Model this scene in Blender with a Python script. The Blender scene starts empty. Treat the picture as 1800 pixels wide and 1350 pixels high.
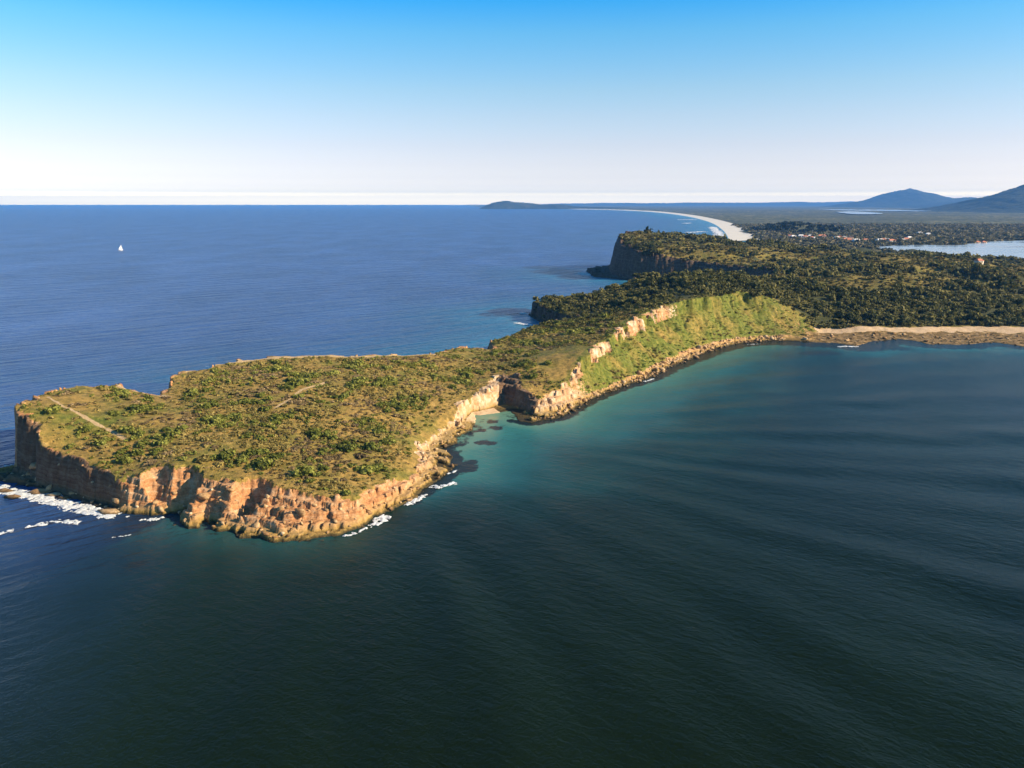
import bpy, bmesh, math
import numpy as np
R = math.radians
scene = bpy.context.scene

# ================================================================ camera, sky, sun, exposure
CAM_H = 90.0; F = 1400.0; PITCH = R(12.8)          # helicopter at 90 m, 28 mm lens
cam_data = bpy.data.cameras.new("camera"); cam = bpy.data.objects.new("camera", cam_data)
scene.collection.objects.link(cam)
cam.location = (0, 0, CAM_H); cam.rotation_euler = (R(90) - PITCH, 0, 0)
cam_data.sensor_width = 36.0; cam_data.lens = 28.0
cam_data.clip_start = 1.0; cam_data.clip_end = 200000.0
scene.camera = cam

SUN_EL = R(26.0); SUN_AZ = math.atan2(0.965, -0.26)     # azimuth measured from +Y towards +X
TO_SUN = (math.sin(SUN_AZ)*math.cos(SUN_EL), math.cos(SUN_AZ)*math.cos(SUN_EL), math.sin(SUN_EL))
sun_data = bpy.data.lights.new("sun", 'SUN'); sun_data.energy = 5.0; sun_data.angle = R(0.5); sun_data.color = (1.0, 0.82, 0.56)
sun = bpy.data.objects.new("sun", sun_data); scene.collection.objects.link(sun)
from mathutils import Vector
sun.rotation_euler = Vector(TO_SUN).to_track_quat('Z', 'Y').to_euler()

world = bpy.data.worlds.new("World"); scene.world = world; world.use_nodes = True
wn = world.node_tree.nodes; wl = world.node_tree.links; wn.clear()
sky = wn.new("ShaderNodeTexSky"); sky.sky_type = 'NISHITA'; sky.sun_disc = False
sky.sun_elevation = SUN_EL; sky.sun_rotation = SUN_AZ; sky.altitude = 90
sky.air_density = 1.0; sky.dust_density = 0.6; sky.ozone_density = 3.0
tc = wn.new("ShaderNodeTexCoord"); sp = wn.new("ShaderNodeSeparateXYZ"); wl.new(tc.outputs["Generated"], sp.inputs[0])
rp = wn.new("ShaderNodeValToRGB"); 
zp = wn.new("ShaderNodeMath"); zp.operation = 'MAXIMUM'; zp.inputs[1].default_value = 0.0; wl.new(sp.outputs["Z"], zp.inputs[0])
zq = wn.new("ShaderNodeMath"); zq.operation = 'SQRT'; wl.new(zp.outputs[0], zq.inputs[0]); wl.new(zq.outputs[0], rp.inputs[0])
SKY_TINT = [(0.0, (6.734, 5.185, 2.87)), (0.004, (6.442, 5.008, 2.808)), (0.008, (5.575, 4.326, 2.461)), (0.013, (2.187, 1.828, 1.507)), (0.02, (1.555, 1.302, 1.262)), (0.03, (1.213, 1.014, 1.063)), (0.045, (1.048, 0.852, 0.906)), (0.067, (0.934, 0.759, 0.793)), (0.1, (0.81, 0.737, 0.743)), (0.13, (0.676, 0.734, 0.734)), (0.19, (0.342, 0.711, 0.818)), (0.225, (0.107, 0.64, 0.912)), (0.25, (0.16, 0.64, 0.9)), (0.4, (0.12, 0.54, 0.82)), (1.0, (0.12, 0.44, 0.55))]
el = rp.color_ramp.elements
while len(el) < len(SKY_TINT): el.new(0.5)
for e, (p_, c_) in zip(el, SKY_TINT): e.position = math.sqrt(p_); e.color = (*c_, 1)
mx = wn.new("ShaderNodeMix"); mx.data_type = 'RGBA'; mx.blend_type = 'MULTIPLY'; mx.inputs[0].default_value = 1.0
wl.new(sky.outputs[0], mx.inputs[6]); wl.new(rp.outputs[0], mx.inputs[7])
bg = wn.new("ShaderNodeBackground"); bg.inputs[1].default_value = 0.13; wl.new(mx.outputs[2], bg.inputs[0])
wo = wn.new("ShaderNodeOutputWorld"); wl.new(bg.outputs[0], wo.inputs[0])

scene.view_settings.view_transform = 'Standard'; scene.view_settings.look = 'None'
scene.view_settings.exposure = 0.9; scene.view_settings.gamma = 1.0; scene.view_settings.use_curve_mapping = False
scene.render.engine = 'CYCLES'
scene.cycles.max_bounces = 4; scene.cycles.diffuse_bounces = 2; scene.cycles.glossy_bounces = 2; scene.cycles.volume_bounces = 0
scene.cycles.use_denoising = True; scene.cycles.caustics_reflective = False; scene.cycles.caustics_refractive = False

# ================================================================ helpers
def P(px, py, z=0.0):
    """Where the ray through a photo pixel meets the level z (metres)."""
    u = (px-900)/F; v = (675-py)/F
    d = (u, math.cos(PITCH)+v*math.sin(PITCH), -math.sin(PITCH)+v*math.cos(PITCH))
    s = (z-CAM_H)/d[2]
    return (d[0]*s, d[1]*s)
def tag(o, label=None, cat=None, group=None, kind=None):
    for k, v in (("label", label), ("category", cat), ("group", group), ("kind", kind)):
        if v: o[k] = v
    return o
def link(name, me, parent=None, loc=None):
    o = bpy.data.objects.new(name, me); scene.collection.objects.link(o)
    if parent is not None: o.parent = parent
    if loc is not None: o.location = loc
    return o
def np_mesh(name, V, Q, mats=(), attrs=None, smooth=False):
    """V (n,3), Q (m,3 or 4) -> mesh, built with foreach_set."""
    V = np.asarray(V, np.float32); Q = np.asarray(Q, np.int32); k = Q.shape[1]
    me = bpy.data.meshes.new(name)
    me.vertices.add(len(V)); me.vertices.foreach_set("co", V.ravel())
    me.loops.add(Q.size); me.loops.foreach_set("vertex_index", Q.ravel())
    me.polygons.add(len(Q)); me.polygons.foreach_set("loop_start", np.arange(0, Q.size, k, dtype=np.int32))
    if smooth: me.polygons.foreach_set("use_smooth", np.ones(len(Q), bool))
    for n_, a_ in (attrs or {}).items():
        at = me.attributes.new(n_, 'FLOAT', 'POINT'); at.data.foreach_set("value", np.asarray(a_, np.float32).ravel())
    me.update(calc_edges=True)
    for m in mats: me.materials.append(m)
    return me
def ss(a, b, x):
    t = np.clip((x-a)/(b-a), 0, 1); return t*t*(3-2*t)
def _h(ix, iy, seed):
    h = (ix.astype(np.int64)*374761393 + iy.astype(np.int64)*668265263 + seed*974634721) & 0xFFFFFFFF
    h = ((h ^ (h >> 13))*1274126177) & 0xFFFFFFFF
    h = ((h ^ (h >> 16))*2246822519) & 0xFFFFFFFF
    return ((h ^ (h >> 13)) & 0xFFFFFF)/float(0x1000000)
def noise(x, y, seed=0):
    """gradient noise, about -0.7..0.7"""
    ix = np.floor(x); iy = np.floor(y); fx = x-ix; fy = y-iy
    u = fx*fx*fx*(fx*(fx*6-15)+10); v = fy*fy*fy*(fy*(fy*6-15)+10)
    def g(ox, oy):
        a = _h(ix+ox, iy+oy, seed)*2*math.pi
        return np.cos(a)*(fx-ox)+np.sin(a)*(fy-oy)
    return (g(0,0)*(1-u)+g(1,0)*u)*(1-v)+(g(0,1)*(1-u)+g(1,1)*u)*v
def fbm(x, y, seed=0, oct=4, gain=0.5):
    s = 0; a = 1.0; f = 1.0
    for i in range(oct):
        s = s+a*noise(x*f, y*f, seed+i*17); a *= gain; f *= 2.03
    return s
def worley(x, y, seed=0):
    """(random value of the nearest cell, distance to the cell border)"""
    ix = np.floor(x); iy = np.floor(y)
    d1 = np.full(x.shape, 9.0); d2 = np.full(x.shape, 9.0); r = np.zeros(x.shape)
    for ox in (-1,0,1):
        for oy in (-1,0,1):
            cx = ix+ox; cy = iy+oy
            dx = cx+0.1+0.8*_h(cx, cy, seed)-x; dy = cy+0.1+0.8*_h(cx, cy, seed+5)-y
            d = dx*dx+dy*dy; n = d < d1
            d2 = np.where(n, d1, np.minimum(d2, d)); r = np.where(n, _h(cx, cy, seed+9), r); d1 = np.where(n, d, d1)
    return r, np.sqrt(d2)-np.sqrt(d1)
def poly_sd(poly, x, y, closed=True):
    """signed distance (inside +) and running position (segment index + fraction) of the nearest boundary point"""
    n = len(poly); d = np.full(x.shape, 1e18); ins = np.zeros(x.shape, bool); s = np.zeros(x.shape)
    for i in range(n if closed else n-1):
        ax, ay = poly[i][:2]; bx, by = poly[(i+1) % n][:2]
        ex, ey = bx-ax, by-ay; wx, wy = x-ax, y-ay
        t = np.clip((wx*ex+wy*ey)/(ex*ex+ey*ey), 0, 1)
        q = (wx-ex*t)**2+(wy-ey*t)**2; m = q < d
        d = np.where(m, q, d); s = np.where(m, i+t, s)
        if closed and by != ay:
            c = ((ay <= y) & (by > y)) | ((by <= y) & (ay > y))
            ins ^= c & (x < ax+(y-ay)*ex/ey)
    d = np.sqrt(d)
    return (np.where(ins, d, -d) if closed else d), s

# node helpers
class NT:
    def __init__(self, name):
        self.m = bpy.data.materials.new(name); self.m.use_nodes = True
        self.t = self.m.node_tree; self.t.nodes.clear()
        self.out = self.t.nodes.new("ShaderNodeOutputMaterial"); self.bs = self.t.nodes.new("ShaderNodeBsdfPrincipled")
        self.t.links.new(self.bs.outputs[0], self.out.inputs[0])
        self.bs.inputs["Specular IOR Level"].default_value = 0.2
        self.pos = self.n("ShaderNodeNewGeometry").outputs["Position"]
    def n(self, t, **k):
        o = self.t.nodes.new(t)
        for a, b in k.items(): setattr(o, a, b)
        return o
    def l(self, a, b): self.t.links.new(a, b)
    def attr(self, name): return self.n("ShaderNodeAttribute", attribute_name=name).outputs["Fac"]
    def val(self, sock, v):
        if hasattr(v, "links"): self.l(v, sock)
        else: sock.default_value = v
    def math(self, op, a, b=0.0, c=None, clamp=False):
        o = self.n("ShaderNodeMath", operation=op, use_clamp=clamp)
        self.val(o.inputs[0], a); self.val(o.inputs[1], b)
        if c is not None: self.val(o.inputs[2], c)
        return o.outputs[0]
    def map(self, v, a, b, c=0.0, d=1.0):
        o = self.n("ShaderNodeMapRange"); self.val(o.inputs[0], v)
        for i, q in enumerate((a, b, c, d)): o.inputs[i+1].default_value = q
        return o.outputs[0]
    def xf(self, scale=(1,1,1), rot=(0,0,0), src=None):
        r = self.n("ShaderNodeMapping"); r.inputs["Rotation"].default_value = rot; self.l(src or self.pos, r.inputs[0])
        o = self.n("ShaderNodeMapping"); o.inputs["Scale"].default_value = scale; self.l(r.outputs[0], o.inputs[0]); return o.outputs[0]
    def noise(self, scale, detail=4, rough=0.55, src=None, dist=0.0, col=False):
        o = self.n("ShaderNodeTexNoise"); o.inputs["Scale"].default_value = scale; o.inputs["Detail"].default_value = detail
        o.inputs["Roughness"].default_value = rough; o.inputs["Distortion"].default_value = dist
        self.l(src or self.pos, o.inputs["Vector"]); return o.outputs["Color" if col else "Fac"]
    def ramp(self, v, stops, interp='LINEAR'):
        o = self.n("ShaderNodeValToRGB"); o.color_ramp.interpolation = interp; e = o.color_ramp.elements
        while len(e) < len(stops): e.new(0.5)
        for q, (p_, c_) in zip(e, stops): q.position = p_; q.color = (*c_, 1)
        self.val(o.inputs[0], v); return o.outputs[0]
    def mix(self, f, a, b, mode='MIX'):
        o = self.n("ShaderNodeMix", data_type='RGBA', blend_type=mode); self.val(o.inputs[0], f)
        for s_, v in ((o.inputs[6], a), (o.inputs[7], b)):
            if isinstance(v, tuple): s_.default_value = (*v, 1)
            else: self.l(v, s_)
        return o.outputs[2]
    def bump(self, h, strength, dist, normal=None):
        o = self.n("ShaderNodeBump"); self.val(o.inputs["Strength"], strength); o.inputs["Distance"].default_value = dist
        self.l(h, o.inputs["Height"])
        if normal is not None: self.l(normal, o.inputs["Normal"])
        return o.outputs[0]
    def set(self, col=None, rough=None, normal=None):
        if col is not None:
            if isinstance(col, tuple): self.bs.inputs["Base Color"].default_value = (*col, 1)
            else: self.l(col, self.bs.inputs["Base Color"])
        if rough is not None: self.val(self.bs.inputs["Roughness"], rough)
        if normal is not None: self.l(normal, self.bs.inputs["Normal"])
        return self.m

# ================================================================ materials
def mat_terrain():
    n = NT("headland_ground")
    big = n.noise(0.09, 3); mid = n.noise(0.45, 5, 0.65); fine = n.noise(2.2, 4, 0.7)
    g1 = n.ramp(mid, [(0.30, (0.15, 0.115, 0.030)), (0.45, (0.27, 0.180, 0.045)), (0.58, (0.40, 0.250, 0.068)), (0.75, (0.50, 0.33, 0.11))])
    g2 = n.ramp(mid, [(0.30, (0.060, 0.080, 0.012)), (0.50, (0.135, 0.155, 0.022)), (0.70, (0.25, 0.22, 0.045))])
    gf = n.math('ADD', n.attr("green"), n.map(big, 0.3, 0.7, -0.25, 0.25), clamp=True)
    grass = n.mix(gf, g1, g2)
    grass = n.mix(0.55, grass, n.ramp(fine, [(0.25, (0.45, 0.45, 0.42)), (0.6, (1.05, 1.0, 0.95)), (0.8, (1.3, 1.25, 1.15))]), 'MULTIPLY')
    # sandstone: beds follow the height, slightly warped and dipping
    warp = n.noise(0.12, 3, col=True)
    sx = n.n("ShaderNodeSeparateXYZ"); n.l(n.pos, sx.inputs[0])
    zz = n.math('ADD', n.math('ADD', sx.outputs["Z"], n.math('MULTIPLY', sx.outputs["X"], 0.05)), n.map(n.noise(0.15, 3), 0, 1, -1.6, 1.6))
    cb = n.n("ShaderNodeCombineXYZ"); n.l(zz, cb.inputs[2])
    beds = n.noise(0.9, 4, 0.75, src=cb.outputs[0])
    blot = n.noise(0.35, 5, 0.65); spk = n.noise(1.6, 5, 0.7)
    rock = n.ramp(n.math('ADD', n.math('MULTIPLY', beds, 0.55), n.math('MULTIPLY', blot, 0.45)),
                  [(0.32, (0.19, 0.080, 0.034)), (0.42, (0.38, 0.165, 0.066)), (0.50, (0.50, 0.245, 0.105)), (0.57, (0.58, 0.345, 0.18)), (0.68, (0.70, 0.50, 0.33))])
    rock = n.mix(0.7, rock, n.ramp(spk, [(0.28, (0.35, 0.32, 0.30)), (0.5, (0.95, 0.95, 0.95)), (0.75, (1.3, 1.28, 1.2))]), 'MULTIPLY')
    rock = n.mix(n.attr("pale"), rock, n.ramp(blot, [(0.35, (0.46, 0.27, 0.12)), (0.5, (0.58, 0.42, 0.25)), (0.65, (0.72, 0.60, 0.46))]))
    zl = n.math('ADD', sx.outputs["Z"], n.map(spk, 0, 1, -0.9, 0.9))
    algae = n.ramp(n.map(zl, -0.5, 4.0), [(0.10, (0.030, 0.024, 0.014)), (0.22, (0.10, 0.07, 0.022)), (0.34, (0.34, 0.21, 0.06)), (0.55, (0.42, 0.28, 0.11))])
    rock = n.mix(n.map(zl, 1.0, 3.2, 1.0, 0.0), rock, algae)
    reefc = n.ramp(n.noise(0.25, 5, 0.7), [(0.35, (0.045, 0.036, 0.012)), (0.46, (0.15, 0.095, 0.032)), (0.57, (0.31, 0.19, 0.075)), (0.68, (0.52, 0.36, 0.19))])
    rock = n.mix(n.attr("reef"), rock, reefc)
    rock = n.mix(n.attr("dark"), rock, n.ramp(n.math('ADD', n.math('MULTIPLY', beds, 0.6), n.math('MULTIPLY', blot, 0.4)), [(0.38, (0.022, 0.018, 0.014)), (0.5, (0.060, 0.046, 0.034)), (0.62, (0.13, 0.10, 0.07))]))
    edge = n.math('ADD', n.attr("rock"), n.map(n.noise(0.8, 4, 0.7), 0.25, 0.75, -0.55, 0.55))
    col = n.mix(n.map(edge, 0.42, 0.58), grass, rock)
    sand = n.ramp(mid, [(0.3, (0.50, 0.33, 0.18)), (0.7, (0.66, 0.47, 0.29))])
    col = n.mix(n.map(n.math('ADD', n.attr("sand"), n.map(spk, 0.3, 0.7, -0.2, 0.2)), 0.4, 0.6), col, sand)
    path = n.math('ADD', n.attr("path"), n.map(fine, 0.3, 0.7, -0.35, 0.25))
    col = n.mix(n.map(path, 0.35, 0.65), col, n.ramp(spk, [(0.3, (0.40, 0.26, 0.12)), (0.7, (0.56, 0.40, 0.22))]))
    col = n.mix(n.attr("litter"), col, n.ramp(mid, [(0.3, (0.030, 0.036, 0.012)), (0.7, (0.075, 0.075, 0.024))]))
    b1 = n.bump(n.math('ADD', n.math('MULTIPLY', spk, 0.6), n.math('MULTIPLY', beds, 0.6)), 0.9, 0.7)
    return n.set(col, 0.9, n.bump(n.noise(5.0, 4, 0.7), 0.5, 0.12, b1))
def mat_leaf(name, c0, c1, c2):
    n = NT(name)
    r = n.n("ShaderNodeObjectInfo").outputs["Random"]
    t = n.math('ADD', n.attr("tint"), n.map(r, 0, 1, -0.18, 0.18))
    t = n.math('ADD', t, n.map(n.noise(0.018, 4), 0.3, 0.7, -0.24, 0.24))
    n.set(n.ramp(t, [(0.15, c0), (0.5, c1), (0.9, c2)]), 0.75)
    tr = n.n("ShaderNodeBsdfTranslucent"); n.l(n.bs.inputs["Base Color"].links[0].from_socket, tr.inputs[0])
    mxs = n.n("ShaderNodeMixShader"); mxs.inputs[0].default_value = 0.22
    n.l(n.bs.outputs[0], mxs.inputs[1]); n.l(tr.outputs[0], mxs.inputs[2]); n.l(mxs.outputs[0], n.out.inputs[0])
    return n.m
def mat_plain(name, c, rough=0.8, var=0.15, scale=1.0):
    n = NT(name); k = n.noise(scale, 4)
    return n.set(n.mix(k, tuple(x*(1-var) for x in c), tuple(min(1, x*(1+var)) for x in c)), rough)
def mat_boulder():
    n = NT("boulder_sandstone")
    r = n.n("ShaderNodeObjectInfo").outputs["Random"]
    sx = n.n("ShaderNodeSeparateXYZ"); n.l(n.pos, sx.inputs[0])
    k = n.math('ADD', n.math('MULTIPLY', n.noise(0.9, 5, 0.7), 0.7), n.math('MULTIPLY', n.math('ADD', r, n.attr("tint")), 0.18))
    c = n.ramp(k, [(0.36, (0.13, 0.07, 0.030)), (0.48, (0.30, 0.17, 0.075)), (0.60, (0.46, 0.29, 0.14)), (0.74, (0.60, 0.45, 0.28))])
    zl = n.math('ADD', sx.outputs["Z"], n.map(n.noise(1.5), 0, 1, -0.6, 0.6))
    c = n.mix(n.map(zl, 0.25, 1.0, 1.0, 0.0), c, (0.055, 0.040, 0.018))
    return n.set(c, 0.85, n.bump(n.noise(3.0, 4, 0.7), 0.6, 0.25))
def mat_water():
    n = NT("sea_water")
    shal = n.attr("shallow"); oc = n.attr("ocean"); reef = n.attr("reef")
    patch = n.noise(0.012, 4, 0.6, src=n.xf((1, 0.45, 1)))
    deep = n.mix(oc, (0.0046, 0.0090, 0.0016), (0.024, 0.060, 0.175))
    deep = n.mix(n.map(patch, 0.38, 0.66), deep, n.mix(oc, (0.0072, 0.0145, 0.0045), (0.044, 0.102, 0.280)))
    sh = n.ramp(shal, [(0.0, (0.008, 0.022, 0.014)), (0.35, (0.018, 0.080, 0.080)), (0.7, (0.040, 0.165, 0.140)), (0.92, (0.12, 0.24, 0.165)), (1.0, (0.25, 0.26, 0.15))])
    sho = n.ramp(shal, [(0.0, (0.012, 0.055, 0.14)), (0.5, (0.025, 0.13, 0.24)), (1.0, (0.08, 0.30, 0.36))])
    col = n.mix(n.map(shal, 0.0, 0.35), deep, n.mix(oc, sh, sho))
    rf = n.math('ADD', reef, n.map(n.noise(0.22, 5, 0.7), 0.25, 0.75, -0.5, 0.5))
    col = n.mix(n.map(rf, 0.38, 0.62), col, n.mix(oc, (0.012, 0.020, 0.017), (0.018, 0.026, 0.070)))
    # swell, chop and ripples; the open sea is rougher than the bay
    r0 = R(-40)
    sw = n.noise(0.075, 2, 0.5, src=n.xf((0.16, 1.0, 1.0), (0, 0, r0)), dist=0.5)
    ch = n.noise(0.26, 3, 0.55, src=n.xf((0.34, 1.0, 1.0), (0, 0, r0)), dist=0.4)
    rb = n.noise(0.40, 3, 0.6, src=n.xf((0.5, 1.0, 1.0), (0, 0, R(35))))
    rip = n.noise(1.7, 3, 0.6)
    h = n.math('ADD', n.math('MULTIPLY', sw, n.math('MULTIPLY_ADD', oc, 7.0, 0.12)), n.math('MULTIPLY', ch, n.math('MULTIPLY_ADD', oc, 3.0, 0.14)))
    h = n.math('ADD', h, n.math('MULTIPLY', rb, n.math('MULTIPLY_ADD', oc, 0.5, 0.30)))
    h = n.math('ADD', h, n.math('MULTIPLY', rip, n.math('MULTIPLY_ADD', oc, 0.12, 0.14)))
    n.bs.inputs["IOR"].default_value = 1.33; n.val(n.bs.inputs["Specular IOR Level"], n.math('MULTIPLY_ADD', oc, 0.13, 0.12))
    return n.set(col, n.math('MULTIPLY_ADD', oc, 0.08, 0.20), n.bump(h, 1.0, 1.0))
def mat_foam():
    n = NT("sea_foam"); k = n.noise(0.9, 4, 0.7)
    return n.set(n.ramp(k, [(0.3, (0.42, 0.46, 0.48)), (0.6, (0.80, 0.79, 0.77))]), 0.7, n.bump(n.noise(2.0), 0.8, 0.4))
def mat_forest():
    n = NT("plain_forest")
    a = n.noise(0.0011, 5, 0.6); b = n.noise(0.011, 5, 0.75); c = n.noise(0.045, 4, 0.8)
    k = n.math('ADD', n.math('MULTIPLY', b, 0.55), n.math('MULTIPLY', c, 0.45))
    col = n.ramp(k, [(0.36, (0.020, 0.030, 0.014)), (0.48, (0.075, 0.082, 0.036)), (0.56, (0.18, 0.16, 0.075)), (0.68, (0.36, 0.30, 0.17))])
    col = n.mix(n.map(a, 0.46, 0.56), col, n.ramp(k, [(0.38, (0.036, 0.048, 0.026)), (0.6, (0.12, 0.115, 0.062))]))
    return n.set(col, 0.9, n.bump(n.math('ADD', n.math('MULTIPLY', b, 14.0), n.math('MULTIPLY', c, 6.0)), 1.0, 1.0))
def mat_hill():
    n = NT("mountain_forest"); b = n.noise(0.006, 6, 0.75)
    return n.set(n.ramp(b, [(0.35, (0.016, 0.026, 0.018)), (0.55, (0.045, 0.056, 0.030)), (0.7, (0.09, 0.085, 0.055))]), 0.9, n.bump(b, 1.0, 40.0))
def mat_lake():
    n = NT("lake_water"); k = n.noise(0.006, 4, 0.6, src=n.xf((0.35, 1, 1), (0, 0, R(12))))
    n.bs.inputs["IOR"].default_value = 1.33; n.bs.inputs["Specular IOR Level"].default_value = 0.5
    return n.set(n.ramp(k, [(0.4, (0.14, 0.20, 0.25)), (0.6, (0.40, 0.44, 0.47))]), n.map(k, 0.35, 0.65, 0.05, 0.30), n.bump(n.noise(0.5, 3), 0.25, 0.3))  # sky reflection and glare painted into the base colour as pale streaks
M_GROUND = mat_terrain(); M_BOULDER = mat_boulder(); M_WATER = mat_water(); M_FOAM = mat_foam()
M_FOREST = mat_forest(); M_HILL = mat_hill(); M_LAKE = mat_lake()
M_SAND = mat_plain("beach_sand", (0.74, 0.66, 0.54), 0.9, 0.16, 0.02)
M_TRUNK = mat_plain("bark", (0.16, 0.12, 0.09), 0.9, 0.3, 2.0)
LEAF = {"olive": mat_leaf("olive_heath_leaf", (0.080, 0.068, 0.018), (0.225, 0.175, 0.046), (0.42, 0.32, 0.10)),
        "green": mat_leaf("green_shrub_leaf", (0.060, 0.078, 0.012), (0.155, 0.168, 0.026), (0.30, 0.29, 0.06)),
        "brown": mat_leaf("brown_heath_leaf", (0.080, 0.056, 0.024), (0.22, 0.152, 0.066), (0.38, 0.27, 0.13)),
        "lime":  mat_leaf("lime_grass_leaf", (0.062, 0.100, 0.012), (0.145, 0.195, 0.022), (0.30, 0.29, 0.045)),
        "tree":  mat_leaf("forest_tree_leaf", (0.022, 0.030, 0.008), (0.085, 0.090, 0.022), (0.21, 0.18, 0.055)),
        "scrub": mat_leaf("ridge_scrub_leaf", (0.050, 0.048, 0.012), (0.130, 0.112, 0.028), (0.26, 0.20, 0.06)),
        "pine":  mat_leaf("knoll_pine_leaf", (0.008, 0.014, 0.008), (0.022, 0.032, 0.016), (0.05, 0.055, 0.03)),
        "far":   mat_leaf("plain_tree_leaf", (0.036, 0.042, 0.020), (0.105, 0.105, 0.050), (0.23, 0.19, 0.10))}

# ================================================================ the headland: traced shore (z = 0) and crest lines
W_BAY=[(-60,836),(0,846),(69,858),(111,872),(160,888),(194,899),(217,901),(258,908),(289,904),(299,898),(310,902),(316,919),(333,929),(350,928),
 (360,919),(383,937),(405,934),(419,946),(455,946),(472,954),(519,951),(560,948),(594,940),(630,928),(664,908),(700,894),(722,880),(758,852),
 (789,830),(797,817),(789,797),(772,790),(805,780),(803,768),(833,755),(837,739),(833,729),(844,730),(868,727),(897,722),(905,731),(911,740),
 (933,743),(955,739),(978,736),(994,728),(1011,717),(1036,703),(1064,692),(1092,680),(1119,672),(1147,662),(1169,649),(1203,635),(1230,624),
 (1258,613),(1300,604),(1350,599),(1411,600),(1467,603),(1505,608),(1536,599),(1578,596),(1605,599),(1633,605),(1689,606),(1745,601),(1800,610),
 (1900,612),(2200,600)]
W_FAR=[(1300,640),(1700,900),(1600,1230),(1050,1170),(860,1200),(790,1300),(760,1480),(700,1560),(600,1900),(520,1900),(440,1500),(350,1300),(260,1230),(180,1185),(120,1130)]
W_OCEAN_PX=[(1033,477),(1044,487)]
W_INLET=[(150,940),(215,860),(225,800),(190,765),(120,740),(60,700),(25,665)]
W_KNOB_PX=[(928,553),(939,561),(967,574)]
W_IN2=[(37,578),(36,562),(24,545)]
W_TAIL=[]
# crest (edge of the vegetated top): pixel, height
C_BAY=[(34,712,22.5),(67,739,19.5),(76,767,16.5),(92,792,12.5),(133,806,12),(172,817,11.5),(206,831,10.5),(236,836,10.5),(278,822,13),(319,822,13),(361,836,11.5),
 (417,844,11),(472,847,10.5),(511,858,9.5),(567,867,8.5),(622,872,7.5),(650,856,7),(700,834,5.5),(722,806,5),(715,772,6.5),(752,756,4.5),(764,742,5.5),(798,711,7),
 (828,697,7),(852,681,8),(866,664,9),(880,660,10),(908,656,11),(922,681,9),(944,700,6),(967,692,6.5),(1003,664,10),(1029,622,17),(1064,597,19),(1103,567,22),
 (1144,547,25),(1175,536,27),(1225,524,29),(1300,512,28),(1328,520,25),(1369,531,20),(1411,556,10),(1425,575,3),(1500,576,3),(1600,576,3),(1700,574,3),(1800,575,3),(1950,580,3),(2200,570,4)]
C_FAR=[(1250,680,6),(1600,900,8),(1500,1180,4),(1050,1130,4),(840,1160,4),(760,1260,3),(740,1460,2.5),(680,1540,2.5),(590,1860,2.5),(530,1860,2.5),(460,1480,4),(370,1270,20)]
C_HEAD_W=[(300,1225,38)]
C_HEAD=[(1142,411,47),(1110,410,49),(1096,413,48),(1100,428,41),(1125,440,35)]
C_INLET=[(225,930,24),(260,860,22),(262,790,22),(210,740,20),(140,725,19),(80,690,14)]
C_KNOB=[(941,530,11),(967,543,11),(994,551,11)]
C_IN2=[(56,566,11),(46,546,12)]
C_OCEAN=[(980,564,13),(955,570,13),(930,577,13),(892,591,13),(865,597,12.5),(872,614,10),(860,617,10),(836,612,11),(800,614,13),(760,622,14.5),(700,624,16),(640,627,17),(550,627,18.5),
 (480,627,19.5),(420,632,20),(388,641,19.5),(372,649,19),(320,655,19),(300,667,18.5),(296,688,17),(284,697,17),(208,679,19),(140,680,21),(83,690,22),(50,703,22.5)]
INTERIOR=[(1244,432,32),(1203,429,37),(1078,486,24),(1133,484,27),(1244,488,28),(1420,439,28),(1560,453,20),(1700,465,9),(1800,472,6),(1500,500,20),(1620,520,12),(1360,470,26),(1240,460,30),(400,720,16),(600,720,13),(700,680,13),(250,740,17),(980,620,15),(1100,510,20)]
def build():
    C=[(*P(a,b,z),z) for a,b,z in C_BAY]+list(C_FAR)+list(C_HEAD_W)+[(*P(a,b,z),z) for a,b,z in C_HEAD]+list(C_INLET)+[(*P(a,b,z),z) for a,b,z in C_KNOB]+list(C_IN2)
    co=[(*P(a,b,z),z) for a,b,z in C_OCEAN]
    C+=co
    W=[P(a,b) for a,b in W_BAY]+list(W_FAR)+[P(a,b) for a,b in W_OCEAN_PX]+list(W_INLET)+[P(a,b) for a,b in W_KNOB_PX]+list(W_IN2)
    # hidden seaward cliff foot: pushed out from the crest
    for i in range(1,len(co)-1):
        x,y,z=co[i]
        if C_OCEAN[i][0]==296: continue
        if C_OCEAN[i][0]==284: W.append((-142.0,315.0)); continue
        dx=co[i+1][0]-co[i-1][0]; dy=co[i+1][1]-co[i-1][1]; l=math.hypot(dx,dy)
        k=4.0 if C_OCEAN[i][0] in (83,140) else 8.0
        W.append((x+dy/l*k, y-dx/l*k))
    W+=[(-180,283),(-177,273),(-174.5,267),(-173,263.5),P(0,829),P(-60,830)]
    return np.array(W),np.array(C)
W, C = build()
N_BAY = len(W_BAY)
def w_idx(px): return next(i for i, q in enumerate(W_BAY) if q[0] == px)
CTRL = np.array([tuple(c) for c in C]+[(*P(a, b, z), z) for a, b, z in INTERIOR])
def tps_fit(p):
    n = len(p); d = np.hypot(p[:,None,0]-p[None,:,0], p[:,None,1]-p[None,:,1])/100
    K = np.where(d > 0, d*d*np.log(np.maximum(d, 1e-9)), 0)+np.eye(n)*0.004
    Q = np.c_[np.ones(n), p[:,0]/100, p[:,1]/100]
    A = np.zeros((n+3, n+3)); A[:n,:n] = K; A[:n,n:] = Q; A[n:,:n] = Q.T
    return np.linalg.solve(A, np.r_[p[:,2], 0, 0, 0])
TPS = tps_fit(CTRL)
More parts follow.
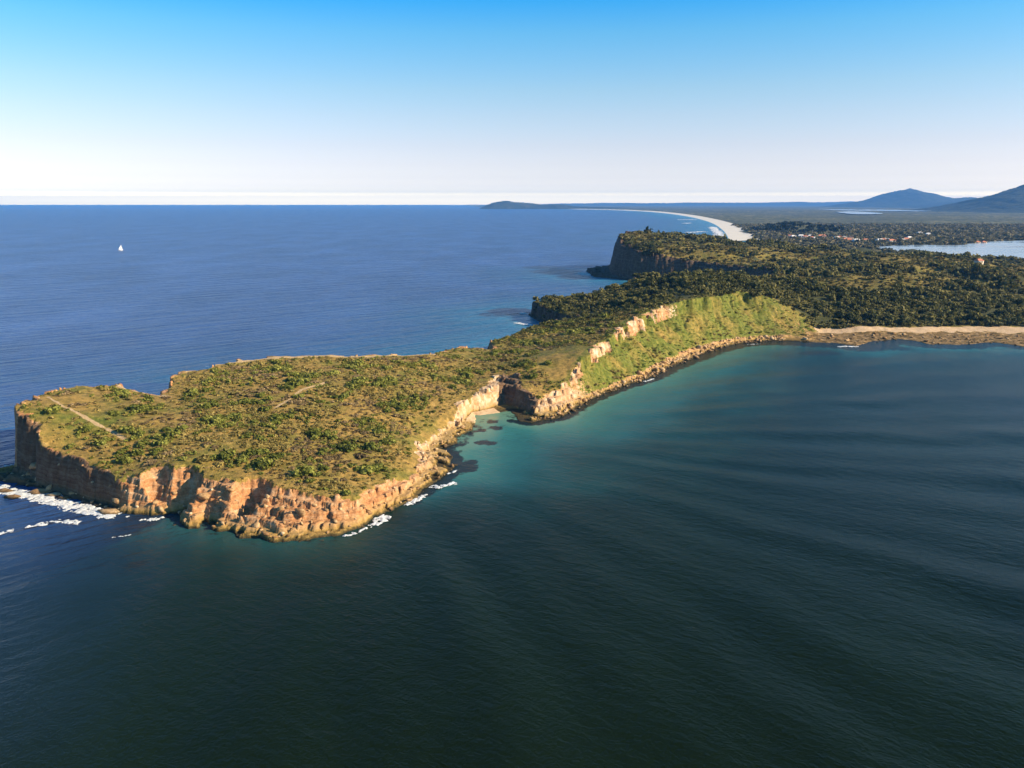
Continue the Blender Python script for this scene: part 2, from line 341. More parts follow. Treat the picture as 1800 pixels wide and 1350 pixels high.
def tps(x, y):
    h = TPS[-3]+TPS[-2]*x/100+TPS[-1]*y/100
    for (cx, cy, _), w in zip(CTRL, TPS[:-3]):
        d2 = ((x-cx)**2+(y-cy)**2)/1e4
        h = h+w*0.5*d2*np.log(np.maximum(d2, 1e-12))
    return h
# character of the shore along its length
i_steep0, i_steep1 = w_idx(-60), w_idx(217)
i_cove0, i_cove1 = w_idx(833), w_idx(897)
i_g0, i_g1, i_g2 = w_idx(1011), w_idx(1064), w_idx(1350)
i_b0, i_b1 = w_idx(1411), w_idx(1467)
def shore(s, pts): return np.interp(s, [p_[0] for p_ in pts], [p_[1] for p_ in pts])
GULLIES = [(P(306,905,1), P(316,878,5), 2.4, 0.6), (P(432,908,2), P(444,890,4), 2.0, 1.2), (P(283,868,6), P(270,858,7), 1.2, 3.5), (P(365,925,1), P(372,905,3), 1.4, 0.5),
           (P(410,940,1), P(418,925,2.5), 1.1, 0.4), (P(1000,726,1), P(1020,700,5), 1.2, 0.8), (P(772,790,0.5), P(745,790,3), 1.0, 0.8)]
PATHS = [[P(86,711,19), P(111,726,18), P(144,739,17), P(189,750,17), P(225,768,15.5)], [P(483,719,15), P(511,697,16), P(531,686,16), P(561,674,17), P(578,667,17)],
         [P(200,678,19), P(250,688,18), P(290,697,17)], [P(330,653,19), P(390,640,19.5), P(450,629,20), P(560,627,18.5), P(650,627,17), P(760,622,14.5)]]
def land(x, y):
    """height (m) and the masks of the headland at (x, y)"""
    far = ss(700, 1100, y)
    a, s = poly_sd(W, x, y); b, _ = poly_sd(C, x, y)
    beach = shore(s, [(i_g2, 0), (i_b1, 1), (N_BAY-1, 1), (N_BAY, 0)])*(s > i_g2-1)
    green = shore(s, [(i_g0, 0), (i_g1, 1), (i_g2, 1), (i_b1, 0)])
    cove = shore(s, [(i_cove0, 0), (i_cove0+1.4, 1), (i_cove1-1, 1), (i_cove1+2.2, 1), (i_cove1+3.2, 0)])
    covesand = cove*(s < i_cove1-.6)
    steep = np.maximum(shore(s, [(0, 0.9), (i_steep1-1, 0.9), (i_steep1+1, 0)]), (s > N_BAY+6)*1.0)
    a0 = a
    a = a+1.5*(1-0.6*cove)*fbm(x/7, y/7, 3)*(1+2*far)+0.5*fbm(x/2.1, y/2.1, 4, 2)
    b = b+(1.5+3.5*green)*fbm(x/9, y/9, 8)+0.6*fbm(x/3, y/3, 9, 2)
    b = b+steep*(1-far)*2.6*fbm(x/9, y/9, 10, 2)
    hp = tps(x, y)+0.9*fbm(x/26, y/26, 21)+0.25*fbm(x/5, y/5, 22, 2)
    t = np.where(b >= 0, 1.0, np.clip(a, 0, None)/np.maximum(np.clip(a, 0, None)-b, 1e-6)); t = np.where(a <= 0, 0, t)
    f_rock = 0.10*ss(0, .05, t)+0.90*(0.85*t+0.15*ss(.1, .9, t))
    te = np.minimum(t, 1+b/(6.0+22*far))
    f_steep = 0.07*ss(0, .05, t)+0.93*ss(.28, .80, te)
    f_green = 0.05*ss(0, .05, t)+0.05*ss(.08, .2, t)+0.62*np.clip((t-.18)/.64, 0, 1)+0.28*ss(.83, .97, t)
    f_beach = 0.14*ss(0, .05, t)+0.10*t+0.76*ss(.62, 1, t)
    f_cove = 0.14*np.clip(t/.45, 0, 1)+0.86*ss(.46, .80, t)
    f = f_rock*(1-steep)+f_steep*steep; f = f*(1-green)+f_green*green; f = f*(1-beach)+f_beach*beach; f = f*(1-cove)+f_cove*cove
    hp = hp+ss(560, 760, y)*ss(0, 40, b)*(15.0*fbm(x/110, y/85, 25, 3)+2.5*fbm(x/30, y/30, 26, 2))
    h = hp*f
    # rock where the ground is neither the vegetated top, the grassed slope nor sand
    nz = fbm(x/11, y/11, 31)
    rk_edge = ss(0.6, -0.9, b+1.6*fbm(x/5, y/5, 33, 3)+shore(s, [(w_idx(722), 0), (w_idx(758), 3.0), (i_cove0, 3.0), (i_cove0+1, 0)]))
    rk_green = np.maximum(ss(.80, .86, t+0.07*nz)*(b < 0.5)*ss(-0.05, 0.10, fbm(x/13, y/13, 35, 2)+0.18)*shore(s, [(w_idx(1230), 1), (w_idx(1258), 0)]), ss(.24, .15, t+0.05*nz))
    rock = rk_edge*(1-green)*(1-beach)+np.minimum(rk_green, 1)*green+ss(.45, .75, beach)*ss(.84, .76, t+.12*nz)
    sandm = np.maximum(beach*ss(.76, .82, t+0.12*nz)*(b < 1.0)*ss(.5, .9, beach), covesand*ss(.50, .40, t)*(a0 > -3))
    # the knob's cove wall and the flank of the second ridge stay rock
    rock = np.where(sandm > 0.5, 0, rock)
    reef = ss(.45, .75, beach)*(t < .86)
    # jointed blocks and beds
    for (p0, p1, wd, fl) in GULLIES:
        d, _ = poly_sd([p0, p1], x, y, closed=False)
        hc = fl+np.maximum(d-wd*(1+0.5*noise(x/2, y/2, 61)), 0)*2.2
        rock = np.maximum(rock, ss(0.2, 0.8, h-hc)*(a > 0)); h = np.minimum(h, hc)
    am = rock*ss(0, 2.0, a)*(1-0.85*beach)*(1-0.6*cove*(t < .5))
    sc = 1+1.5*far
    wx = x+1.2*fbm(x/6, y/6, 41, 2); wy = y+1.2*fbm(x/6, y/6, 42, 2)
    r1, e1 = worley((wx*0.93-wy*0.37)/(8.5*sc), (wy*0.93+wx*0.37)/(3.4*sc), 51)
    r2, e2 = worley((wx*0.93-wy*0.37)/(3.6*sc), (wy*0.93+wx*0.37)/(1.4*sc), 52)
    h = h+am*sc*((r1-0.5)*1.6+(r2-0.5)*0.55*(1-0.3*steep)-0.8*ss(.10, 0, e1)-0.25*ss(.14, 0, e2))
    stp = 2.0*sc; u = (h+0.05*x)/stp+0.30*fbm(x/18, y/18, 44, 2); fr = u-np.floor(u)
    h = h+am*0.95*stp*(ss(.58, .82, fr)-fr)
    h = h+am*0.22*fbm(x/1.3, y/1.3, 46, 3)
    h = h+beach*(t < .7)*ss(0, 2, a)*(0.9*fbm(x/7, y/7, 47, 4)+0.35)
    # tussocky, gullied grass slope
    gs = green*(1-rock)*ss(.2, .3, t)*ss(.9, .8, t)
    h = h+gs*(0.7*fbm(x/8, y/8, 48, 4)-0.8*ss(0.12, 0, np.abs(fbm(x/17, y/17, 49, 2))))
    h = np.where(a <= 0, np.minimum(h, -0.4+0.55*a), np.maximum(h, 0.15))
    path = np.zeros(x.shape)
    near = y < 470
    for i, pl in enumerate(PATHS):
        d, q = poly_sd(pl, x, y, closed=False)
        d = d+0.7*fbm(x/6, y/6, 70, 2)
        path = np.maximum(path, near*ss(0.9, 0.3, np.abs(d)) if i < 2 else near*ss(2.4, 1.0, d))
    tipg = ss(20, 6, np.hypot(x-P(125,760,15)[0], y-P(125,760,15)[1]))
    gm = np.clip(0.20+0.9*fbm(x/18, y/18, 71)+0.34*tipg+0.75*np.maximum(gs, green*(b < 3)*(t > .2)), 0, 1)
    gm = np.where((y > 400)&(gs < .1), np.maximum(gm, 0.45), gm)
    scrub = ss(640, 740, y+60*fbm(x/60, y/60, 74, 2))*ss(-0.10, 0.06, fbm(x/90, y/60, 75, 3)+0.10)*ss(1160, 1080, y)
    litter = np.clip(ss(470, 560, y)*ss(0, 8, b)*(1-0.75*scrub), 0, 1)
    dark = np.clip((s > N_BAY+6)*ss(440, 480, y)*0.9+cove*(t > .45)*(x > -6)*0.7+shore(s, [(0, .75), (i_steep1-1, .75), (i_steep1, 0)])*(s < i_steep1)*(t < .97), 0, 1)  # shade painted into tip cliff and cove wall; seaward cliffs are darker rock
    pale = np.clip(green*ss(.78, .9, t)*ss(-0.15, 0.2, fbm(x/9, y/9, 77, 2)+0.0)+shore(s, [(i_cove0-9, 0), (i_cove0-4, 0.7), (i_cove1+4, 0.75), (i_g1, 0.2), (i_b0, 0)])*(s < N_BAY), 0, 1)
    return dict(h=h, a=a, b=b, t=t, s=s, rock=rock, sand=sandm, reef=reef, green=gm, path=path*(1-rock*0.5), litter=litter, scrub=scrub, pale=pale*(1-dark), dark=dark, slope=np.maximum(gs, green*(b < 1.5)*ss(.2, .3, t)*(1-rock)), beach=beach, cove=cove)
def axis(*segs):
    """grid lines: (start, stop, step0, step1) with the step growing evenly"""
    out = []
    for a, b, s0, s1 in segs:
        x = a
        while x < b-1e-6:
            out.append(x); x += s0+(s1-s0)*(x-a)/(b-a)
    out.append(segs[-1][1]); return np.array(out)
gx = axis((-215, 40, .34, .34), (40, 140, .34, .75), (140, 420, .75, 1.3), (420, 1100, 1.3, 9.0))
gy = axis((198, 420, .34, .34), (420, 560, .34, .8), (560, 1250, .8, 4.0), (1250, 1900, 4.0, 10.0))
X, Y = np.meshgrid(gx, gy)
keep = (X < 0.80*Y+40)
coarse_a = np.full(X.shape, -99.0)
# evaluate only near or on land: a cheap first pass on every 8th line
sub = (slice(None, None, 8), slice(None, None, 8))
ca, _ = poly_sd(W, X[sub], Y[sub]); ca = np.repeat(np.repeat(ca, 8, 0), 8, 1)[:X.shape[0], :X.shape[1]]
step = np.maximum(np.gradient(gx)[None, :], np.gradient(gy)[:, None])*10+7
ok = (ca > -step) & keep
idx = np.full(X.shape, -1, np.int64); idx[ok] = np.arange(ok.sum())
L = land(X[ok], Y[ok])
q = np.stack([idx[:-1,:-1], idx[:-1,1:], idx[1:,1:], idx[1:,:-1]], -1).reshape(-1, 4)
q = q[(q >= 0).all(1)]
q = q[L["h"][q].max(1) > -2.0]
TV = np.c_[X[ok], Y[ok], L["h"]]
def sub_mesh(name, faces, smooth=True):
    u, inv = np.unique(faces, return_inverse=True)
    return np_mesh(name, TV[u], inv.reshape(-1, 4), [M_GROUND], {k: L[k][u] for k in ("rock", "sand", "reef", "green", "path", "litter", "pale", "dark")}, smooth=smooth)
fr_, fs_ = L["rock"][q].mean(1), L["sand"][q].mean(1)
fb_ = L["beach"][q].mean(1); fy_ = TV[q, 1].mean(1)
sel_s = fs_ > .5; sel_p = (~sel_s) & (fb_ > .5) & (fr_ > .5); sel_r = (~sel_s) & (~sel_p) & (fr_ > .5); sel_g = ~(sel_s | sel_p | sel_r)
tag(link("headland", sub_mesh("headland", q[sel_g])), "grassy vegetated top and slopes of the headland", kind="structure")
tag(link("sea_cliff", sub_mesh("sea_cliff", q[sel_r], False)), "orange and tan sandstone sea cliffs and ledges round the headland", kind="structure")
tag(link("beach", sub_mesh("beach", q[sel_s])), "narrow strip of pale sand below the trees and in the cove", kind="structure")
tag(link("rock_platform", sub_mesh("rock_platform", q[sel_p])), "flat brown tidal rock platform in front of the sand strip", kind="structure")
def ground(x, y): return land(np.asarray(x, float), np.asarray(y, float))

# ================================================================ the far shore, plain, mountains
BEACH_IN = [(1268,424),(1265,412),(1258,402),(1247,393),(1230,386.5),(1207,381),(1175,376),(1135,372.2),(1080,369.4),(1010,367.8),(950,367.2),(900,367.0)]
BEACH_OUT = [(1345,424),(1337,414),(1318,404.5),(1290,395),(1258,386.5),(1222,379.5),(1180,374.2),(1138,371),(1082,368.7),(1012,367.3),(952,366.8),(900,366.7)]
bin_ = [P(*p_) for p_ in BEACH_IN]; bout = [P(*p_) for p_ in BEACH_OUT]
def smooth_line(pl, k):
    p_ = np.array(pl); t = np.linspace(0, len(p_)-1, (len(p_)-1)*k+1); i = np.clip(t.astype(int), 0, len(p_)-2); f = (t-i)[:, None]
    p0 = p_[np.maximum(i-1, 0)]; p1 = p_[i]; p2 = p_[i+1]; p3 = p_[np.minimum(i+2, len(p_)-1)]
    return 0.5*((2*p1)+(-p0+p2)*f+(2*p0-5*p1+4*p2-p3)*f*f+(-p0+3*p1-3*p2+p3)*f**3)
bi, bo = smooth_line(bin_, 8), smooth_line(bout, 8)
rows = []
for k in range(7):
    f_ = k/6; p_ = bi*(1-f_)+bo*f_
    rows.append(np.c_[p_, np.full(len(p_), -0.8+4.6*f_)])
V = np.concatenate(rows); m_ = len(bi)
Q = [(k*m_+i, k*m_+i+1, (k+1)*m_+i+1, (k+1)*m_+i) for k in range(6) for i in range(m_-1)]
tag(link("ocean_beach", np_mesh("ocean_beach", V, Q, [M_SAND], smooth=True)), "long white ocean beach curving to the far point", kind="structure")

coast = [tuple(p_) for p_ in (bi*0.45+bo*0.55)]
PLAIN = coast+[P(860,366.6), (-2600, 41000), (41000, 41000), (41000, 1210), (560, 1210)]
KNOLL = P(1428, 413.0)
def plain_h(x, y):
    a, _ = poly_sd(PLAIN, x, y)
    h = np.where(a > 0, np.minimum(1.0+a*0.01, 3.0), -3+a*0.02)
    far = ss(3500, 9000, y)
    h = h+(a > 0)*ss(20, 400, a)*(1-far)*1.0*np.clip(0.5+fbm(x/300, y/300, 81), 0, 1)+(a > 0)*far*ss(50, 900, a)*(9*np.clip(fbm(x/1800, y/2600, 82)+0.25, 0, 1)+3*(fbm(x/300, y/500, 83)+.3))
    d = np.hypot((x-KNOLL[0])/115, (y-KNOLL[1]-140)/170); h = h+24*np.exp(-d*d*1.4)*(0.9+0.4*fbm(x/60, y/60, 84))
    return h, a
px_ = axis((-4000, 300, 900, 25), (300, 1800, 25, 25), (1800, 6000, 25, 110), (6000, 41000, 110, 1600))
py_ = axis((1150, 3000, 22, 22), (3000, 8000, 22, 70), (8000, 41000, 70, 900))
X2, Y2 = np.meshgrid(px_, py_); H2, A2 = plain_h(X2, Y2)
H2 = H2+(A2 > 60)*ss(2600, 4500, Y2)*5*(_h(np.floor(X2/3), np.floor(Y2/3), 7))
id2 = np.arange(X2.size).reshape(X2.shape)
q2 = np.stack([id2[:-1,:-1], id2[:-1,1:], id2[1:,1:], id2[1:,:-1]], -1).reshape(-1, 4); q2 = q2[H2.ravel()[q2].max(1) > -1.5]
tag(link("coastal_plain", np_mesh("coastal_plain", np.c_[X2.ravel(), Y2.ravel(), H2.ravel()], q2, [M_FOREST], smooth=True)), "flat wooded coastal plain behind the long beach", kind="structure")

def blob_poly(pts, z):
    p_ = smooth_line(pts+[pts[0]], 6)[:-1]; p_ = p_+np.c_[noise(p_[:,0]/60, p_[:,1]/60, 5), noise(p_[:,0]/60, p_[:,1]/60, 6)]*18
    return p_
def lake(name, pts, z, label):
    p_ = blob_poly(pts, z); bm = bmesh.new()
    bm.faces.new([bm.verts.new((x, y, z)) for x, y in p_]); bmesh.ops.triangulate(bm, faces=bm.faces[:])
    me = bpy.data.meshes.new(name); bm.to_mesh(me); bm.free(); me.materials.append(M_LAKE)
    tag(link(name, me), label, kind="structure"); return p_
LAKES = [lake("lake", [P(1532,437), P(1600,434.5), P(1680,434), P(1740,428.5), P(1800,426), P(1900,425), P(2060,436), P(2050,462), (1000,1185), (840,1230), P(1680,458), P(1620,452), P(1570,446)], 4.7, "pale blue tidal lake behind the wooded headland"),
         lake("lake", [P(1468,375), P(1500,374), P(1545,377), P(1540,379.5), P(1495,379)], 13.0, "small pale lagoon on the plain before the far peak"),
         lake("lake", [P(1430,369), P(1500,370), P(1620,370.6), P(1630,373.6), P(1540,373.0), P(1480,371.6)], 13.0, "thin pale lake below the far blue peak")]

def mountain(name, label, cx, cy, sx, sy, fn, nx, ny, amp, ns):
    x = np.linspace(-1, 1, nx); y = np.linspace(-1, 1, ny); U, Vv = np.meshgrid(x, y)
    h = fn(U, Vv); wx, wy = cx+U*sx, cy+Vv*sy
    h = h*(1+amp*fbm(wx/ns, wy/ns, 90, 5))+np.minimum(h, 40)*0.25*fbm(wx/(ns/5), wy/(ns/5), 91, 3)
    h = np.where(h < 1.5, -12, h)
    ii = np.arange(U.size).reshape(U.shape); q_ = np.stack([ii[:-1,:-1], ii[:-1,1:], ii[1:,1:], ii[1:,:-1]], -1).reshape(-1, 4)
    return tag(link(name, np_mesh(name, np.c_[wx.ravel(), wy.ravel(), h.ravel()], q_, [M_HILL], smooth=True)), label, kind="structure")
def at(px, y, py=360):     # x for a pixel column at distance y
    return (px-900)/F*y*1.025
def ridge(pts):            # height profile across x (pixels, height m) at a given distance
    return [p_[0] for p_ in pts], [p_[1] for p_ in pts]
Dm = 17000; prof = [(1430, 0), (1470, 90), (1490, 130), (1508, 190), (1522, 250), (1534, 300), (1546, 335), (1556, 368), (1565, 375), (1574, 355), (1585, 330), (1600, 270), (1618, 215), (1640, 190), (1660, 200), (1690, 175), (1730, 110), (1790, 0)]
pxs = [at(a, Dm) for a, _ in prof]; c0, hw = (pxs[0]+pxs[-1])/2, (pxs[-1]-pxs[0])/2
mountain("mountain", "hazy blue pointed peak on the far horizon", c0, Dm, hw, 1800, lambda u, v: np.interp(c0+u*hw, pxs, [b for _, b in prof])*np.exp(-3*v*v)*ss(1, .8, np.abs(v)), 160, 90, 0.18, 500)
Dm2 = 8200; prof2 = [(1560, 0), (1620, 15), (1660, 55), (1690, 105), (1700, 135), (1740, 195), (1775, 255), (1800, 295), (1850, 330), (1920, 340), (2000, 330), (2120, 250), (2300, 120), (2400, 0)]
pxs2 = [at(a, Dm2) for a, _ in prof2]; c2_, hw2 = (pxs2[0]+pxs2[-1])/2, (pxs2[-1]-pxs2[0])/2
mountain("mountain", "large dark blue wooded mountain rising beyond the lake", c2_, Dm2, hw2, 1700, lambda u, v: np.interp(c2_+u*hw2, pxs2, [b for _, b in prof2])*np.exp(-2.6*v*v)*ss(1, .75, np.abs(v)), 260, 160, 0.22, 500)
Dm3 = 13200; prof3 = [(846, 0), (856, 42), (868, 88), (880, 112), (890, 118), (902, 100), (918, 92), (935, 78), (950, 60), (966, 66), (985, 58), (1003, 36), (1030, 28), (1070, 20), (1120, 0)]
pxs3 = [at(a, Dm3) for a, _ in prof3]; c3_, hw3 = (pxs3[0]+pxs3[-1])/2, (pxs3[-1]-pxs3[0])/2
mountain("distant_headland", "low hazy headland at the far end of the long beach", c3_, Dm3, hw3, 700, lambda u, v: np.interp(c3_+u*hw3, pxs3, [b for _, b in prof3])*ss(1, .55, np.abs(v)), 160, 40, 0.12, 260)
for k, (D_, pr, lab) in enumerate([(27000, [(880, 0), (980, 75), (1060, 95), (1150, 88), (1230, 108), (1290, 98), (1360, 125), (1410, 118), (1460, 135), (1520, 120), (1620, 130), (1800, 110), (2000, 90), (2100, 0)], "faint line of low hills along the land horizon"),
                                   (14500, [(1560, 0), (1600, 60), (1650, 125), (1680, 135), (1720, 110), (1800, 60), (1850, 0)], "low blue shoulder hill between the peak and the mountain")]):
    xs_ = [at(a, D_) for a, _ in pr]; cc, hh = (xs_[0]+xs_[-1])/2, (xs_[-1]-xs_[0])/2
    mountain("hills", lab, cc, D_, hh, 1500, (lambda xs_, pr, cc, hh: lambda u, v: np.interp(cc+u*hh, xs_, [b for _, b in pr])*np.exp(-3*v*v))(xs_, pr, cc, hh), 200, 40, 0.15, 900)

# ================================================================ the sea
wx_ = axis((-42000, -2500, 3000, 400), (-2500, -240, 400, 5), (-240, 420, 2.2, 2.2), (420, 1400, 3.5, 30), (1400, 42000, 30, 3000))
wy_ = axis((-3000, 90, 600, 5), (90, 640, 2.2, 2.2), (640, 1300, 3, 10), (1300, 6000, 10, 150), (6000, 42000, 150, 1500))
X3, Y3 = np.meshgrid(wx_, wy_)
a3, s3 = poly_sd(W, X3, Y3); d3 = -a3
bl, _ = poly_sd(coast, X3, Y3, closed=False)
# the open sea lies left of a line from the headland tip; the bay is greener and calmer
tipx, tipy = P(-40, 870)
def line_side(ax, ay, bx, by): return ((X3-ax)*(by-ay)-(Y3-ay)*(bx-ax))/math.hypot(bx-ax, by-ay)
bayside = -line_side(*P(250,925), *P(-30,1330))          # + = bay (right of the line)
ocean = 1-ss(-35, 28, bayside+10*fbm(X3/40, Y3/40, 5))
ocean = ocean*(0.14+0.86*ss(140, 275, Y3))  # near sea coloured darker, standing in for weaker sky reflection at steep view
beyond = (s3 > N_BAY+2) | (Y3 > 640)
ocean = np.where(beyond, 1.0, ocean)
ocean = np.where((X3 < -60) & (Y3 > 262), 1.0, ocean)
bs = shore(s3, [(w_idx(664), 0.05), (w_idx(758), .45), (w_idx(789), .8), (w_idx(833), 1.0), (w_idx(897), 1.0), (w_idx(1011), .9), (w_idx(1300), .85), (w_idx(1411), .7), (N_BAY-8, .75), (N_BAY, .6)])*(s3 < N_BAY)
cv = np.hypot(X3-P(868,735)[0], Y3-P(868,735)[1])
shal = bs*np.clip(0.80*np.exp(-np.maximum(d3-2, 0)/(17+14*bs+8*fbm(X3/30, Y3/30, 6)))+0.20*np.exp(-np.maximum(d3, 0)/60), 0, 0.9)
shal = np.maximum(shal, np.exp(-(cv/14)**2)*0.95)
front = shore(s3, [(w_idx(289), 0), (w_idx(316), .32), (w_idx(594), .30), (w_idx(700), .1)])*(s3 < w_idx(700))
shal = np.maximum(shal, front*np.exp(-np.maximum(d3, 0)/22))
osh = (s3 > N_BAY+14)*np.where(Y3 > 400, .75, .25)*np.exp(-np.maximum(d3, 0)/70)
shal = np.maximum(shal, np.where(ocean > .5, osh, 0))
shal = np.maximum(shal, np.where(Y3 > 1250, 0.8*np.exp(-bl/np.where(Y3 > 5000, 260, 190)), 0))
shal = np.clip(shal+0.06*fbm(X3/25, Y3/25, 9)*(shal > .08), 0, 1)
reef3 = np.zeros(X3.shape)
rb_ = shore(s3, [(w_idx(700), .3), (w_idx(758), .95), (w_idx(797), .95), (w_idx(833), .5), (w_idx(844), 0), (w_idx(897), .2), (w_idx(933), .95), (w_idx(1300), 1), (N_BAY-1, 1.0)])*(s3 < N_BAY)
rw_ = shore(s3, [(w_idx(789), 4.5), (w_idx(1064), 5.0), (w_idx(1300), 11), (w_idx(1411), 22), (w_idx(1800), 13)])
reef3 = np.maximum(reef3, rb_*ss(1.5, 0.5, d3/rw_))
def blob(px, py, rx, ry, k):
    global reef3
    cx, cy = P(px, py); reef3 = np.maximum(reef3, k*ss(1.25, .55, np.hypot((X3-cx)/rx, (Y3-cy)/ry)))
for b_ in [(845,778,2.6,3.2,1), (863,779,2.6,3.6,1), (866,741,2.4,4,1), (873,752,3.2,4,.9), (848,757,2.2,3,.9), (818,822,5,6,1), (829,812,2.5,3,.9), (236,992,3.2,3,.95),
           (900,548,26,30,.75), (870,553,20,16,.6), (980,478,45,55,.7), (955,470,40,40,.6), (1010,487,26,40,.75), (1440,622,16,9,.8), (1560,612,20,9,.7)]: blob(*b_)
# swell wrapping round the headland into the bay
hx, hy = P(640, 760)
ang = np.arctan2(Y3-hy, X3-hx); rr = np.hypot(X3-hx, Y3-hy)
ph = ang*rr.clip(60, None)**0.0*29.0+0.9*fbm(X3/60, Y3/60, 12, 2)+0.006*rr
inbay = (1-ocean)*ss(60, 130, rr)*ss(2, 30, d3)*ss(-2.2, -1.2, ang)*ss(640, 560, Y3)
Z3 = (0.26*np.sin(ph)+0.24*np.sin(ph*1.73+1.5*fbm(X3/45, Y3/45, 14, 2)))*inbay*(0.6+0.6*fbm(X3/50, Y3/50, 13, 2))*np.clip(rr/160, .5, 1.6)
land_in = (a3 > 14) & (Y3 < 1150)
id3 = np.arange(X3.size).reshape(X3.shape)
q3 = np.stack([id3[:-1,:-1], id3[:-1,1:], id3[1:,1:], id3[1:,:-1]], -1).reshape(-1, 4); q3 = q3[~land_in.ravel()[q3].all(1)]
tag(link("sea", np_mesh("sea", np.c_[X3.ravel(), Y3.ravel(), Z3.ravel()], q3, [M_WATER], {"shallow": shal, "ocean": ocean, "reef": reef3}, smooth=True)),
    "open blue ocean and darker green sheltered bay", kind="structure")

def foam(pts, width, cover, seed, cell=0.3, lift=0.25, label="white surf foam breaking along the rocks"):
    """torn sheet of foam along a line of shore pixels; cover 0..1"""
    pl = np.array([P(*p_) for p_ in pts]); seg = np.hypot(*np.diff(pl, axis=0).T); n_ = max(int(seg.sum()/cell), 6); m_ = max(int(width/cell), 5)
    s_ = np.r_[0, np.cumsum(seg)]; u = np.linspace(0, s_[-1], n_); cx = np.interp(u, s_, pl[:,0]); cy = np.interp(u, s_, pl[:,1])
    tx, ty = np.gradient(cx), np.gradient(cy); l_ = np.hypot(tx, ty); nx, ny = -ty/l_, tx/l_
    v = np.linspace(-.5, .5, m_); U, V_ = np.meshgrid(u, v); w_ = width*(0.75+0.5*fbm(u/(width*1.2), u*0, seed, 2))
    x = cx[None]+nx[None]*V_*w_[None]; y = cy[None]+ny[None]*V_*w_[None]
    k = 0.9*fbm(x/(1.0+width*.16), y/(1.0+width*.16), seed+1, 5, .72)+cover*1.0-1.5*np.abs(V_)**1.5-0.55-0.9*ss(.12, 0, np.minimum(U, s_[-1]-U)/s_[-1])
    z = 0.10+np.clip(k, 0, .5)*lift*2*(1+0.6*fbm(x/.8, y/.8, seed+3, 2))
    ii = np.arange(x.size).reshape(x.shape); q_ = np.stack([ii[:-1,:-1], ii[:-1,1:], ii[1:,1:], ii[1:,:-1]], -1).reshape(-1, 4)
    q_ = q_[k.ravel()[q_].mean(1) > 0]
    if len(q_) == 0: return
    us, inv = np.unique(q_, return_inverse=True)
    return tag(link("sea_foam", np_mesh("sea_foam", np.c_[x.ravel(), y.ravel(), z.ravel()][us], inv.reshape(-1, 4), [M_FOAM], smooth=True)), label, kind="stuff")
FO = [([(-40,856),(0,862),(70,873),(130,890),(185,905),(225,912)], 10, .95, 1, "broad white surf breaking against the shaded cliff foot"),
      ([(-30,944),(0,938),(35,930)], 4, .75, 2, "small white wave crest off the shaded cliff"), ([(40,930),(75,922),(100,917),(150,920)], 5, .72, 3, "broken line of foam off the shaded cliff"),
      ([(185,948),(235,940)], 1.8, .6, 4, "thin foam streak in front of the cliff"), ([(243,914),(270,914),(293,909)], 3.2, .85, 5, "white foam at the foot of the front buttress"),
      ([(595,947),(630,936),(655,922)], 3.0, .75, 6, "white wash along the front ledge"), ([(655,925),(670,914),(685,905)], 5.5, .95, 7, "white splash bursting off the front ledge"),
      ([(712,890),(735,878),(752,868)], 4, .85, 8, "white wash beside the golden ledge"), ([(752,858),(780,855),(806,848)], 4, .9, 9, "white wave curling round the ledge corner"),
      ([(785,835),(806,826)], 3, .6, 10, "thin foam at the ledge corner"), ([(905,567),(925,571),(940,571)], 11, .95, 11, "white surf below the dark wooded point"),
      ([(912,550),(926,552)], 12, .8, 12, "white surf at the tip of the dark point"), ([(1016,479),(1035,484)], 20, .75, 13, "white surf under the tall far cliff"),
      ([(1130,672),(1150,666)], 3, .8, 14, "white wash against the boulder shore"), ([(1470,610),(1490,609),(1512,610)], 5, .85, 15, "white water on the tidal rock platform"),
      ([(1310,606),(1340,605)], 3, .6, 16, "thin foam along the boulder shore"), ([(5,818),(35,822),(58,815)], 4, .7, 18, "foam behind the dark rock shelf"),
      ([(866,622),(876,619)], 5, .6, 19, "foam in the notch of the neck")]
for p_, w_, c_, sd_, lb_ in FO: foam(p_, w_, c_, sd_, label=lb_)
for p_, w_, c_, sd_ in [([(1194,386.5),(1216,386)], 130, .85, 30), ([(1206,409),(1240,407)], 40, .85, 31), ([(1210,414),(1222,413)], 30, .8, 32), ([(1203,393),(1212,392)], 60, .75, 33),
                        ([(1250,398),(1262,408),(1266,418)], 45, .8, 34)]:
    foam(p_, w_, c_, sd_, cell=w_/16, lift=1.0, label="white breaker off the long beach")
